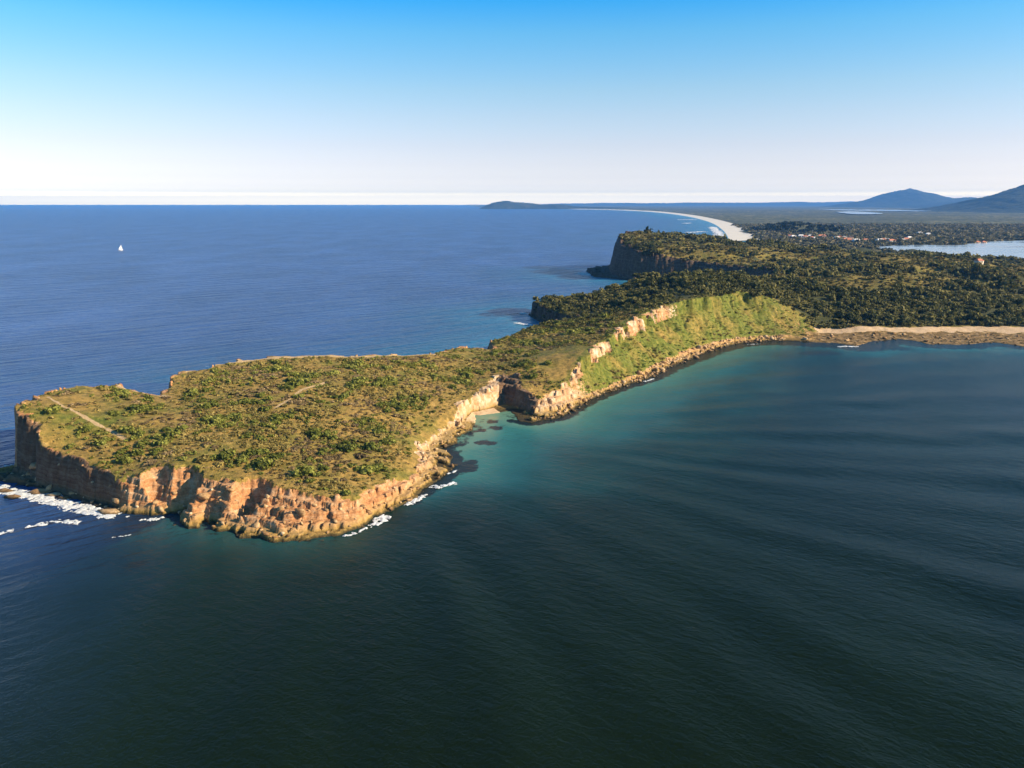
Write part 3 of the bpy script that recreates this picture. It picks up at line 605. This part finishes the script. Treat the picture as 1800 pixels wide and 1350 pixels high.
# ================================================================ vegetation
rng = np.random.default_rng(7)
def foliage(rg, n, lobes=6, flat=0.7, leaf=0.30, low=-0.35):
    """unit crown: n bent leaf-clump quads on a handful of overlapping lobes (radius about 1, base at z = 0)"""
    th = rg.uniform(0, 2*np.pi, lobes); rr_ = np.sqrt(rg.uniform(0.05, 1, lobes))*0.55
    cen = np.c_[rr_*np.cos(th), rr_*np.sin(th), rg.uniform(-.15, .28, lobes)]; rad = rg.uniform(.38, .62, lobes)
    k = rg.integers(0, lobes, n)
    d = rg.normal(size=(n, 3)); d /= np.linalg.norm(d, axis=1)[:, None]; d[:, 2] = np.where(d[:, 2] < low, -d[:, 2], d[:, 2])
    p_ = cen[k]+d*rad[k][:, None]*rg.uniform(.75, 1.05, n)[:, None]
    p_[:, 2] = (p_[:, 2]+0.35)*flat
    nn = d+rg.normal(size=(n, 3))*0.45; nn[:, 2] += 0.25; nn /= np.linalg.norm(nn, axis=1)[:, None]
    a = np.cross(nn, rg.normal(size=(n, 3))); a /= np.linalg.norm(a, axis=1)[:, None]; b = np.cross(nn, a)
    s1 = leaf*rg.uniform(.6, 1.35, n)[:, None]; s2 = leaf*rg.uniform(.45, 1.0, n)[:, None]; lift = nn*leaf*0.25
    V = np.stack([p_-a*s1-lift, p_-b*s2+lift*.4, p_+a*s1-lift, p_+b*s2+lift*.4], 1).reshape(-1, 3)
    V[:, 2] = np.maximum(V[:, 2], -0.15)
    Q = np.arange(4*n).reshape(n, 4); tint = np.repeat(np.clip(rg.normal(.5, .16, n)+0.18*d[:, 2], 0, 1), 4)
    return V, Q, tint
def stems(rg, n, height, r0):
    """a few tapered stems from the ground into the crown"""
    V = []; Q = []
    for i in range(n):
        th = rg.uniform(0, 2*np.pi); top = np.array([np.cos(th)*.3, np.sin(th)*.3, height]) if n > 1 else np.array([rg.normal()*.1, rg.normal()*.1, height])
        mid = top*np.array([.35, .35, .5])+np.array([rg.normal()*.03, rg.normal()*.03, 0])
        for c_, r_ in ((np.array([0, 0, -.25]), r0), (mid, r0*.75), (top, r0*.35)):
            for j in range(5): V.append(c_+np.array([math.cos(j*1.2566)*r_, math.sin(j*1.2566)*r_, 0]))
        o = i*15
        for l_ in range(2):
            for j in range(5): Q.append((o+l_*5+j, o+l_*5+(j+1) % 5, o+l_*5+5+(j+1) % 5, o+l_*5+5+j))
    return np.array(V), np.array(Q)
def scatter_mass(name, pts, size, hgt, protos, mat, label, tintv):
    """every plant of a mass as real geometry in ONE mesh"""
    Vs, Qs, Ts, o = [], [], [], 0
    pi = rng.integers(0, len(protos), len(pts)); rot = rng.uniform(0, 2*np.pi, len(pts))
    for k, (V, Q, T) in enumerate(protos):
        m = np.where(pi == k)[0]
        if len(m) == 0: continue
        c_, s_ = np.cos(rot[m])[:, None], np.sin(rot[m])[:, None]
        x = (V[:, 0][None]*c_-V[:, 1][None]*s_)*size[m][:, None]+pts[m, 0][:, None]
        y = (V[:, 0][None]*s_+V[:, 1][None]*c_)*size[m][:, None]+pts[m, 1][:, None]
        z = V[:, 2][None]*hgt[m][:, None]+pts[m, 2][:, None]
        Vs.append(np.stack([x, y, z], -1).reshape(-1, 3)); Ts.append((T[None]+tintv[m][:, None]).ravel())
        Qs.append((Q[None]+(np.arange(len(m))*len(V))[:, None, None]).reshape(-1, Q.shape[1])+o); o += len(m)*len(V)
    if not Vs: return
    return tag(link(name, np_mesh(name, np.concatenate(Vs), np.concatenate(Qs), [mat], {"tint": np.concatenate(Ts)})), label, kind="stuff")
def in_view(x, y, z=0, m=1.06):
    cy = y*math.cos(PITCH)-(z-CAM_H)*math.sin(PITCH)
    return (np.abs(x)/cy*F < 900*m+30)
def jitter_grid(x0, x1, y0, y1, step):
    gx_, gy_ = np.meshgrid(np.arange(x0, x1, step), np.arange(y0, y1, step))
    return gx_.ravel()+rng.uniform(-.55, .55, gx_.size)*step, gy_.ravel()+rng.uniform(-.55, .55, gx_.size)*step
PLANT_KINDS = {}
def plant_kind(name, leafmat, lo_n, hi_n, lobes, flat, leaf, nstem, sth, sr, variants=5, seed=0):
    rg = np.random.default_rng(100+seed)
    hi = []
    for v in range(variants):
        V, Q, T = foliage(rg, hi_n, lobes, flat, leaf*.8)
        S, SQ = stems(rg, nstem, sth, sr)
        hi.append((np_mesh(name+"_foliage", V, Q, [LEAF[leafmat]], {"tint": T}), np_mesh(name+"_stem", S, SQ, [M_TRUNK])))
    PLANT_KINDS[name] = dict(hi=hi, lo=[foliage(rg, lo_n, lobes, flat, leaf) for _ in range(variants)], mat=LEAF[leafmat])
plant_kind("olive_shrub", "olive", 34, 110, 6, .62, .30, 4, .45, .035, seed=1)
plant_kind("green_shrub", "green", 34, 120, 7, .80, .28, 4, .55, .035, seed=2)
plant_kind("brown_shrub", "brown", 30, 100, 6, .50, .30, 4, .40, .03, seed=3)
plant_kind("forest_tree", "tree", 46, 190, 8, .85, .26, 1, .75, .06, seed=4)
plant_kind("slope_shrub", "lime", 26, 100, 6, .60, .32, 4, .40, .03, seed=5)
LANDMARKS = [(P(95,715,20), "beside the worn path on the seaward tip"), (P(150,785,14), "above the shaded cliff of the seaward tip"), (P(270,705,17), "by the notch in the ocean rim"), (P(430,650,19), "along the pale ocean rim"),
    (P(300,800,14), "above the sunlit front buttress"), (P(520,690,16), "beside the short pale track in the heath"), (P(500,835,10), "just above the orange front ledges"), (P(690,800,7), "above the golden ledge corner"),
    (P(660,640,16), "along the ocean rim towards the neck"), (P(760,700,9), "above the pale ledges of the cove"), (P(830,640,12), "on the neck above the cove sand"), (P(930,650,11), "above the shaded cove wall"),
    (P(985,625,15), "round the bare golden patch on the neck"), (P(900,600,13), "by the dark rock block on the ocean rim"), (P(1050,600,18), "at the lower end of the bare crest"), (P(1130,560,23), "behind the middle of the bare crest"),
    (P(1090,650,8), "low on the slope near the rocky knob"), (P(1180,600,12), "on the slope below the bare crest"), (P(1280,560,16), "on the slope past the bare crest"), (P(1370,570,10), "at the forest end of the grassy slope"),
    (P(1440,585,2), "where the boulders meet the sand strip"), (P(1480,570,5), "just behind the start of the sand strip"), (P(1620,570,5), "behind the middle of the sand strip"), (P(1760,570,5), "behind the widest tidal platform"),
    (P(1560,540,10), "up the forest slope above the sand strip"), (P(1720,545,9), "up the forest slope above the tidal platform"), (P(1420,530,18), "at the forest edge over the grassy slope"), (P(1000,540,12), "on the dark wooded point"), (P(1100,510,20), "on the wooded crown of the second ridge")]
SHORE_MARKS = [(P(100,870), "under the shaded tip cliff"), (P(260,905), "at the foot of the sunlit buttress"), (P(380,930), "below the dark front clefts"), (P(520,945), "on the orange front ledge"), (P(640,920), "on the ledge beside the splash"),
    (P(740,865), "near the golden ledge corner"), (P(795,790), "by the dark shallows"), (P(835,740), "on the pale ledges by the cove sand"), (P(930,740), "at the tip of the rocky knob"), (P(1010,715), "beside the rocky knob"),
    (P(1080,685), "below the lower end of the bare crest"), (P(1150,660), "below the middle of the bare crest"), (P(1220,628), "below the upper end of the bare crest"), (P(1300,603), "below the tall green slope"),
    (P(1380,598), "below the forest end of the green slope"), (P(1500,595), "before the start of the sand strip"), (P(1620,595), "before the middle of the sand strip"), (P(1760,600), "before the far part of the sand strip")]
def where(x, y, marks=None): return min(marks or LANDMARKS, key=lambda q_: (q_[0][0]-x)**2+(q_[0][1]-y)**2)[1]
def plant_out(kind, part_names, cat, label, group, mass_name, mass_label, pts, size, hgt, n_single, sink=0.0, lod=None):
    """the n_single plants that show largest are things of their own; the rest is one mass"""
    K = PLANT_KINDS[kind]
    dist = np.hypot(np.hypot(pts[:, 0], pts[:, 1]), CAM_H-pts[:, 2])
    vis = in_view(pts[:, 0], pts[:, 1], pts[:, 2], 0.97)
    order = np.argsort(-(size/dist)*vis)[:n_single]; rest = np.setdiff1d(np.arange(len(pts)), order)
    big = np.sort(size[order])[-max(len(order)//4, 1)]
    for i in order:
        fm, sm = K["hi"][rng.integers(0, len(K["hi"]))]
        e = link(kind, None, loc=tuple(pts[i])); e.empty_display_size = .5
        e.rotation_euler = (0, 0, rng.uniform(0, 6.28)); e.scale = (size[i], size[i]*rng.uniform(.85, 1.15), hgt[i])
        w_ = where(pts[i, 0], pts[i, 1]); tag(e, ("large " if size[i] > big else "")+label+" "+w_, cat, group+" "+w_)
        link(part_names[0], fm, e); link(part_names[1], sm, e)
    tv = rng.normal(0, .13, len(pts))
    if lod is None: scatter_mass(mass_name, pts[rest], size[rest], hgt[rest], K["lo"], K["mat"], mass_label, tv[rest])
    else:
        rg = np.random.default_rng(5); lo2 = [foliage(rg, lod[1], 5, .85, .40) for _ in range(5)]
        nr = dist[rest] < lod[0]
        scatter_mass(mass_name, pts[rest][nr], size[rest][nr], hgt[rest][nr], K["lo"], K["mat"], mass_label[0], tv[rest][nr])
        scatter_mass(mass_name, pts[rest][~nr], size[rest][~nr], hgt[rest][~nr], lo2, K["mat"], mass_label[1], tv[rest][~nr])

# --- heath on the near headland and the neck
hx_, hy_ = jitter_grid(-200, 150, 205, 560, 1.55)
cb, _ = poly_sd(C, hx_, hy_); m = (cb > -2.5) & in_view(hx_, hy_, 12); hx_, hy_ = hx_[m], hy_[m]
g = ground(hx_, hy_)
dens = 0.72+0.75*fbm(hx_/14, hy_/14, 201)+0.45*fbm(hx_/40, hy_/40, 202)
tip = ss(48, 18, np.hypot(hx_-P(110,735,18)[0], hy_-P(110,735,18)[1])); dens = dens-0.45*tip
dry = ss(26, 12, np.hypot((hx_-P(985,625,15)[0]), (hy_-P(985,625,15)[1])*.7)); dens = dens-0.75*dry
dens = np.where(g["path"] > .15, -1, dens)
okm = (rng.uniform(0, 1, len(hx_)) < dens) & (g["rock"] < .45) & (g["h"] > 2.0) & ((g["slope"] < .2) | (g["b"] > .5)) & (hy_ < 520) & (g["t"] > .97)
x_, y_, z_ = hx_[okm], hy_[okm], g["h"][okm]-0.08; sl = g["b"][okm]
kn = fbm(x_/16, y_/16, 203)+0.35*rng.normal(size=len(x_))*.5; kb = fbm(x_/22, y_/22, 204)+0.3*rng.normal(size=len(x_))*.5
size = np.clip(rng.lognormal(-0.24, .34, len(x_)), .42, 2.1)*(0.75+0.5*ss(1, 8, sl))
isg = kn > 0.20; isb = (~isg) & (kb > 0.10); iso = ~(isg | isb)
pt = np.c_[x_, y_, z_]; size = size*np.where(isg, 1.25, 1.0)
hg = size*np.where(isg, rng.uniform(.8, 1.15, len(x_)), np.where(isb, rng.uniform(.55, .85, len(x_)), rng.uniform(.65, .95, len(x_))))
plant_out("olive_shrub", ("foliage", "stem"), "shrub", "low olive heath shrub", "olive heath shrubs", "olive_heath", "low olive heath covering the near headland", pt[iso], size[iso], hg[iso], 220)
plant_out("green_shrub", ("foliage", "stem"), "shrub", "bright green rounded shrub", "bright green shrubs", "green_heath", "clumps of green scrub among the headland heath", pt[isg], size[isg], hg[isg], 200)
plant_out("brown_shrub", ("foliage", "stem"), "shrub", "low grey-brown dry shrub", "grey-brown shrubs", "brown_heath", "dry grey-brown heath between the headland shrubs", pt[isb], size[isb], hg[isb], 150)
# --- grassed slope below the bare crest
hx_, hy_ = jitter_grid(20, 235, 330, 600, 1.7); m = poly_sd(W, hx_, hy_)[0] > 3; hx_, hy_ = hx_[m], hy_[m]; g = ground(hx_, hy_)
okm = ((g["slope"] > .25) & (g["rock"] < .4) & (rng.uniform(0, 1, len(hx_)) < 0.50+0.9*fbm(hx_/11, hy_/11, 207)))
x_, y_, z_ = hx_[okm], hy_[okm], g["h"][okm]-0.1; tt = g["t"][okm]
size = np.clip(rng.lognormal(-.22, .3, len(x_)), .45, 1.7)*(1+0.35*ss(.45, .2, tt))
dk = (fbm(x_/13, y_/13, 208)+0.4*ss(.5, .2, tt)+0.15*rng.normal(size=len(x_))) > .30
plant_out("slope_shrub", ("foliage", "stem"), "shrub", "lime green scrub bush", "lime green bushes", "slope_scrub", "bright green grass and scrub matting the steep slope", np.c_[x_, y_, z_][~dk], size[~dk], size[~dk]*.55, 150)
plant_out("olive_shrub", ("foliage", "stem"), "shrub", "grey-green bush of the grassy slope", "grey-green bushes", "slope_bushes", "grey-green bushes low on the grassy slope", np.c_[x_, y_, z_][dk], size[dk]*1.15, size[dk]*.95, 60)
# --- forest of the second ridge, far headland and hinterland
def forest(step, y0, y1):
    a_, b_ = jitter_grid(0, 1000, y0, y1, step); m_ = in_view(a_, b_, 20, 1.20); return a_[m_], b_[m_]
f1, f2, f3 = forest(4.3, 470, 700), forest(5.0, 700, 950), forest(7.0, 950, 1320)
hx_ = np.concatenate([f1[0], f2[0], f3[0]]); hy_ = np.concatenate([f1[1], f2[1], f3[1]]); st_ = np.concatenate([np.full(len(f1[0]), 4.3), np.full(len(f2[0]), 5.0), np.full(len(f3[0]), 7.0)])
cb, _ = poly_sd(C, hx_, hy_); m = cb > -6; hx_, hy_, st_ = hx_[m], hy_[m], st_[m]
g = ground(hx_, hy_)
heath = ss(640, 480, hy_)*ss(210, 110, hx_)            # low scrub towards the neck
cover = ss(-0.38, -0.12, fbm(hx_/45, hy_/45, 211)+0.10)
okm = ((g["b"] > 0) | ((hy_ > 560) & (g["t"] > .45) & (g["beach"] < .2))) & (g["h"] > 1.5) & ((g["slope"] < .3) | (g["b"] > 0)) & (g["sand"] < .3) & (g["reef"] < .3) & ((g["rock"] < .75) | (hy_ > 560)) & (rng.uniform(0, 1, len(hx_)) < 0.35+0.65*cover-0.25*(g["b"] < 1)) & ~((hy_ < 520) & (heath < .3) & (hx_ < 60))
x_, y_, z_ = hx_[okm], hy_[okm], g["h"][okm]-.2; he = heath[okm]; bb = g["b"][okm]
low = ss(-.1, .25, fbm(x_/60, y_/60, 213))
isc = g["scrub"][okm]+0.25*rng.normal(size=len(x_)) > .5
size = st_[okm]*(0.62+0.30*rng.uniform(0, 1, len(x_)))*(1-0.42*he)*(0.75+0.7*rng.uniform(0, 1, len(x_))**3)
hg = size*(1.15-0.55*low+0.55*rng.uniform(0, 1, len(x_))**2)*(1-0.30*he)*np.where(y_ > 950, .8, 1.0)
size = np.where(isc, size*.70, size); hg = np.where(isc, size*.62, hg)
pt = np.c_[x_, y_, z_]
scatter_mass("ridge_scrub", pt[isc], size[isc], hg[isc], [foliage(np.random.default_rng(60+k), 22, 5, .8, .42) for k in range(5)], LEAF["scrub"], "low olive-yellow scrub over the crown of the hinterland", rng.normal(0, .13, isc.sum()))
x_, y_, z_, size, hg = x_[~isc], y_[~isc], z_[~isc], size[~isc], hg[~isc]
plant_out("forest_tree", ("crown", "trunk"), "tree", "dark green forest tree", "forest trees", "forest_canopy",
          ("dense dark green forest on the second ridge and above the beach", "far dark forest canopy over the hinterland and tall far cliff"), np.c_[x_, y_, z_], size, hg, 300, lod=(820, 24))
# --- trees on the plain, seen from 1.3 to 4 km away
hx_, hy_ = jitter_grid(300, 2400, 1230, 3300, 17.0)
ph_, pa_ = plain_h(hx_, hy_); ok_ = (pa_ > 25) & in_view(hx_, hy_, 5, 1.15)
for lk in LAKES[:1]: ok_ &= poly_sd([tuple(q_) for q_ in lk], hx_, hy_)[0] < -3
hw_, _ = poly_sd(W, hx_, hy_); ok_ &= (hw_ < 0) | (hy_ > 1320)
clear = fbm(hx_/160, hy_/160, 220); ok_ &= (clear > -0.30)
VILLAGE = [(P(1395,421)), (P(1500,424)), (P(1600,428)), (P(1605,417)), (P(1500,413)), (P(1400,411))]
vd, _ = poly_sd(VILLAGE, hx_, hy_); ok_ &= (vd < 0) | (rng.uniform(0, 1, len(hx_)) < .42)
x_, y_, z_ = hx_[ok_], hy_[ok_], ph_[ok_]
rg = np.random.default_rng(9); lo3 = [foliage(rg, 13, 4, .8, .50) for _ in range(6)]
kd = np.hypot((x_-KNOLL[0])/125, (y_-KNOLL[1]-140)/180) < 1
size = rng.uniform(5, 11, len(x_)); scatter_mass("knoll_wood", np.c_[x_, y_, z_][kd], size[kd]*1.3, size[kd]*1.4, lo3, LEAF["pine"], "dark wooded knoll beside the village", rng.normal(0, .1, kd.sum()))
x_, y_, z_, size = x_[~kd], y_[~kd], z_[~kd], size[~kd]; scatter_mass("plain_woodland", np.c_[x_, y_, z_], size, size*rng.uniform(.7, 1.1, len(x_)), lo3, LEAF["far"], "grey-green woodland on the plain round the lake and village", rng.normal(0, .14, len(x_)))

# ================================================================ boulders
def boulder_mesh(rg):
    p_ = rg.normal(size=(16, 3)); p_ /= np.linalg.norm(p_, axis=1)[:, None]; p_ *= rg.uniform(.75, 1.1, (16, 1)); p_ *= np.array([1.15, .85, .75])
    bm = bmesh.new()
    for v in p_: bm.verts.new(v)
    r_ = bmesh.ops.convex_hull(bm, input=bm.verts[:])
    for v in [v for v in bm.verts if not v.link_faces]: bm.verts.remove(v)
    bmesh.ops.triangulate(bm, faces=bm.faces[:])
    bm.verts.index_update()
    V = np.array([v.co[:] for v in bm.verts]); Q = np.array([[v.index for v in f.verts] for f in bm.faces]); bm.free()
    return V, Q, np.full(len(V), rg.uniform(0, 1))
rg = np.random.default_rng(11); BM = [boulder_mesh(rg) for _ in range(9)]
BME = [np_mesh("boulder", V, Q, [M_BOULDER], {"tint": T}) for V, Q, T in BM]
def boulders(x, y, size, label, group, mass_label, n_single, test):
    g = ground(x, y); ok_ = test(g); x, y, size, z = x[ok_], y[ok_], size[ok_], g["h"][ok_]
    z = np.maximum(z, -0.5); dist = np.hypot(x, y); order = np.argsort(-size/dist*in_view(x, y, 0, .98))[:n_single]; rest = np.setdiff1d(np.arange(len(x)), order)
    big = np.sort(size[order])[-max(len(order)//4, 1)]
    for i in order:
        o = link("boulder", BME[rng.integers(0, 9)], loc=(x[i], y[i], z[i]+size[i]*.18)); s_ = size[i]
        o.scale = (s_, s_*rng.uniform(.8, 1.2), s_*rng.uniform(.75, 1.05)); o.rotation_euler = (rng.normal()*.35, rng.normal()*.35, rng.uniform(0, 6.28)); w_ = where(x[i], y[i], SHORE_MARKS); tag(o, ("large " if size[i] > big else "")+label+" "+w_, "boulder", group+" "+w_)
    if len(rest): scatter_mass("boulder_rubble", np.c_[x, y, z+size*.15][rest], size[rest], size[rest]*.9, BM, M_BOULDER, mass_label, rng.uniform(0, .5, len(x))[rest])
bx_, by_ = jitter_grid(10, 260, 325, 570, 1.55); m = (np.abs(poly_sd(W, bx_, by_)[0]-4) < 9); bx_, by_ = bx_[m], by_[m]
sz = np.clip(rng.lognormal(-.28, .42, len(bx_)), .4, 2.4)
boulders(bx_, by_, sz, "angular tan shore boulder", "shore boulders", "tan boulder rubble along the bay shore", 160,
         lambda g: (g["s"] > i_cove1+1.5) & (g["s"] < i_b0-.5) & (g["t"] < .20) & (g["a"] > -2.2))
bx_, by_ = jitter_grid(-180, 0, 198, 345, 2.1); m = np.abs(poly_sd(W, bx_, by_)[0]-3) < 9; bx_, by_ = bx_[m], by_[m]
sz = np.clip(rng.lognormal(-.45, .45, len(bx_)), .35, 2.2); pick = rng.uniform(0, 1, len(bx_)) < .55
boulders(bx_[pick], by_[pick], sz[pick], "fallen orange sandstone block", "fallen blocks", "small broken rock on the near headland ledges", 95,
         lambda g: (g["s"] < i_cove0) & (g["rock"] > .6) & (g["t"] < .75) & (g["a"] > -1.6))
bx_, by_ = jitter_grid(180, 400, 500, 580, 3.2)
sz = np.clip(rng.lognormal(-.2, .4, len(bx_)), .5, 2.2); pick = rng.uniform(0, 1, len(bx_)) < .30
boulders(bx_[pick], by_[pick], sz[pick]*np.array(1.0), "low rock out on the tidal platform", "platform rocks", "scattered small rocks on the tidal platform", 36,
         lambda g: (g["beach"] > .5) & (g["t"] < .62) & (g["a"] > -4))
for px, py, s_, lb in [(8,862,2.6,"weedy golden rock in the surf at the end of the dark shelf"), (20,873,2.2,"small weedy rock amid the surf off the shelf"), (70,864,3.8,"long golden weedy rock at the surf edge"), (96,869,2.6,"weedy rock beside the long golden rock"),
                    (112,875,2.2,"small knobbly rock at the surf edge"), (192,900,3.2,"flat golden rock awash under the shaded cliff"), (216,897,1.7,"round tan rock beside the front buttress"), (134,842,2.4,"sunlit orange block on the dark shelf below the cliff"), (130,858,1.6,"small sunlit block on the dark shelf")]:
    x, y = P(px, py, .4); o = link("boulder", BME[rng.integers(0, 9)], loc=(x, y, .35)); o.scale = (s_*1.2, s_*.7, s_*.42); o.rotation_euler = (0, 0, rng.uniform(-.4, .4)); tag(o, lb, "rock")

# ================================================================ village by the lake
M_WALL = [mat_plain("wall_white", (0.80, 0.78, 0.73), .8, .05), mat_plain("wall_cream", (0.62, 0.52, 0.40), .8, .08)]
M_ROOF = [mat_plain("roof_terracotta", (0.52, 0.20, 0.11), .8, .2), mat_plain("roof_pale", (0.70, 0.66, 0.62), .6, .08), mat_plain("roof_brown", (0.28, 0.17, 0.12), .8, .2)]
def house(px, py, w, d_, hgt, wm, rm, label, group=None, rot=0.0, z=None):
    x, y = P(px, py, 5.0 if z is None else z)
    if z is None: z = float(plain_h(np.array([x]), np.array([y]))[0][0])
    e = link("house", None, loc=(x, y, z)); e.rotation_euler = (0, 0, rot); tag(e, label, "house", group)
    def box(name, x0, x1, y0, y1, z0, z1, m_, par):
        V = [(a, b, c) for c in (z0, z1) for b in (y0, y1) for a in (x0, x1)]
        return link(name, np_mesh(name, V, [(0,2,3,1), (4,5,7,6), (0,1,5,4), (2,6,7,3), (0,4,6,2), (1,3,7,5)], [m_]), par)
    box("wall", -w/2, w/2, -d_/2, d_/2, -1.5, hgt, M_WALL[wm], e)
    o_ = .7; V = [(-w/2-o_, -d_/2-o_, hgt+.05), (w/2+o_, -d_/2-o_, hgt+.05), (w/2+o_, d_/2+o_, hgt+.05), (-w/2-o_, d_/2+o_, hgt+.05), (-w/2+d_*.3, 0, hgt+d_*.36), (w/2-d_*.3, 0, hgt+d_*.36)]
    me_ = bpy.data.meshes.new("roof"); me_.from_pydata(V, [], [(0,1,5,4), (1,2,5), (2,3,4,5), (3,0,4), (3,2,1,0)]); me_.materials.append(M_ROOF[rm]); link("roof", me_, e)
    box("window", -w*.30, -w*.12, -d_/2-.06, -d_/2+.1, 1.0, hgt-.5, M_GLASS, e); box("window", w*.12, w*.30, -d_/2-.06, -d_/2+.1, 1.0, hgt-.5, M_GLASS, e)
    box("door", -w*.05, w*.04, -d_/2-.07, -d_/2+.1, 0, 2.2, M_ROOF[2], e)
M_GLASS = mat_plain("window_glass", (0.05, 0.07, 0.09), .15, .1)
hs = [(1408,414.5),(1416,415.5),(1424,414),(1426,417.5),(1434,418),(1441,415.5),(1446,415),(1448,417.5),(1452,421),(1458,420),(1470,419),(1476,418.5),(1484,418),(1487,420.5),(1492,421.5),(1496,419),(1505,424),(1521,422.5),(1546,424),(1552,423),(1559,421.5),(1566,424.5),(1572,424),(1578,423.5),(1586,422.5),(1593,420.5),(1598,418.5),(1388,415),(1394,416)]
for i, (px, py) in enumerate(hs):
    rm = [1, 0, 1, 0, 1, 0, 0, 2][i % 8]; wm = (i//2) % 2
    house(px, py+1.5, rng.uniform(11, 17), rng.uniform(8, 10), rng.uniform(3.4, 6), wm, rm, ["village house with a red terracotta hipped roof near the lake", "village house with a pale hipped roof near the lake", "village house with a dark brown hipped roof near the lake"][rm],
          ["red-roofed houses of the lakeside village", "pale-roofed houses of the lakeside village", "brown-roofed houses of the lakeside village"][rm], rng.uniform(-.4, .4))
house(1616, 412.5, 14, 9, 6, 0, 1, "lone white house among trees right of the village", None, .2); house(1631, 413.5, 12, 9, 5, 0, 1, "small white house in woodland beyond the lake", None, -.2)
for i, px in enumerate((1707, 1718, 1729)): house(px, 427.0, 9, 7, 3.6, 1, 0, "cream house standing on the far lake shore", "houses on the far lake shore", rng.uniform(-.2, .2))
gx1, gy1 = P(1720, 463, 10); house(1720, 463, 9, 7, 3.6, 1, 0, "single orange-roofed house above the forest edge by the lake", None, .3, z=float(max(ground([gx1], [gy1])["h"][0], 3))+1.6)
# ================================================================ sailing yacht
def yacht(px, py):
    x, y = P(px, py); e = link("sailing_yacht", None, loc=(x, y, 0)); e.scale = (.82, .82, .82); e.rotation_euler = (0, R(6), R(35)); tag(e, "small white sailing yacht under sail out on the open ocean", "yacht")
    white = mat_plain("yacht_white", (0.85, 0.85, 0.83), .35, .03); cloth = mat_plain("sail_cloth", (0.88, 0.87, 0.84), .8, .03); alloy = mat_plain("mast_alloy", (0.6, 0.6, 0.6), .4, .05); teak = mat_plain("teak", (0.35, 0.22, 0.12), .7, .2)
    st = []                                        # hull sections: stern to bow
    for s_, b_, k_ in ((-4.6, .9, .25), (-3, 1.35, .45), (-1, 1.6, .55), (1.5, 1.45, .5), (3.6, .8, .35), (5.2, .04, .1)):
        st += [(s_, -b_, 1.05+.02*s_*s_*.6), (s_, -b_*.85, .3), (s_, -b_*.3, -k_), (s_, b_*.3, -k_), (s_, b_*.85, .3), (s_, b_, 1.05+.02*s_*s_*.6)]
    f_ = [(i*6+j, i*6+j+1, i*6+j+7, i*6+j+6) for i in range(5) for j in range(5)]+[(0, 1, 2, 3), (0, 3, 4, 5)]
    me_ = bpy.data.meshes.new("hull"); me_.from_pydata(st, [], f_); me_.materials.append(white); link("hull", me_, e)
    me_ = bpy.data.meshes.new("deck"); me_.from_pydata([(a, b*.97, c-.06) for a, b, c in st], [], [(i*6, i*6+5, i*6+11, i*6+6) for i in range(5)]); me_.materials.append(teak); link("deck", me_, e)
    me_ = bpy.data.meshes.new("cabin"); me_.from_pydata([(-1.2,-.8,1),(2.2,-.6,1),(2.2,.6,1),(-1.2,.8,1),(-1,-.65,1.6),(1.8,-.45,1.55),(1.8,.45,1.55),(-1,.65,1.6)], [], [(0,1,5,4),(1,2,6,5),(2,3,7,6),(3,0,4,7),(4,5,6,7)]); me_.materials.append(white); link("cabin", me_, e)
    def spar(name, a, b, r_):
        bm = bmesh.new(); v = Vector(b)-Vector(a); bmesh.ops.create_cone(bm, cap_ends=True, segments=8, radius1=r_, radius2=r_*.7, depth=v.length)
        bm.transform(__import__("mathutils").Matrix.Translation((Vector(a)+Vector(b))/2) @ v.to_track_quat('Z', 'Y').to_matrix().to_4x4()); me2 = bpy.data.meshes.new(name); bm.to_mesh(me2); bm.free(); me2.materials.append(alloy); link(name, me2, e)
    spar("mast", (.9, 0, 1.0), (.9, 0, 13.6), .10); spar("boom", (.8, 0, 2.2), (-4.1, .8, 2.2), .07)
    def sail(name, foot0, foot1, head, belly):
        V = []; n_ = 9
        for i in range(n_):
            for j in range(n_):
                u, v = i/(n_-1), j/(n_-1); a = Vector(foot0).lerp(Vector(head), v); b = Vector(foot1).lerp(Vector(head), v); p_ = a.lerp(b, u); p_.y += belly*math.sin(math.pi*u)*math.sin(math.pi*min(v+.15, 1)); V.append(p_[:])
        me2 = bpy.data.meshes.new(name); me2.from_pydata(V, [], [(i*n_+j, i*n_+j+1, (i+1)*n_+j+1, (i+1)*n_+j) for i in range(n_-1) for j in range(n_-1)]); me2.materials.append(cloth); link(name, me2, e)
    sail("mainsail", (.75, 0, 2.3), (-4.0, .8, 2.35), (.8, .05, 13.3), .5); sail("jib", (5.0, 0, 1.5), (-.6, .9, 1.9), (1.05, .05, 12.2), .6)
yacht(212, 440)
# ================================================================ the air: one even, pale haze round everything
hz = bpy.data.materials.new("haze_air"); hz.use_nodes = True; t_ = hz.node_tree; t_.nodes.clear()
ho = t_.nodes.new("ShaderNodeOutputMaterial"); pv = t_.nodes.new("ShaderNodeVolumePrincipled")
pv.inputs["Color"].default_value = (0.15, 0.43, 1.0, 1); pv.inputs["Density"].default_value = 4.2e-5; pv.inputs["Anisotropy"].default_value = 0.0
t_.links.new(pv.outputs[0], ho.inputs["Volume"])
bm = bmesh.new(); bmesh.ops.create_cube(bm, size=1.0)
for v in bm.verts: v.co = (v.co.x*92000, v.co.y*92000, -20 if v.co.z < 0 else 460)
me = bpy.data.meshes.new("haze"); bm.to_mesh(me); bm.free(); me.materials.append(hz)
tag(link("haze", me), "pale blue sea haze fading the far hills", kind="stuff")
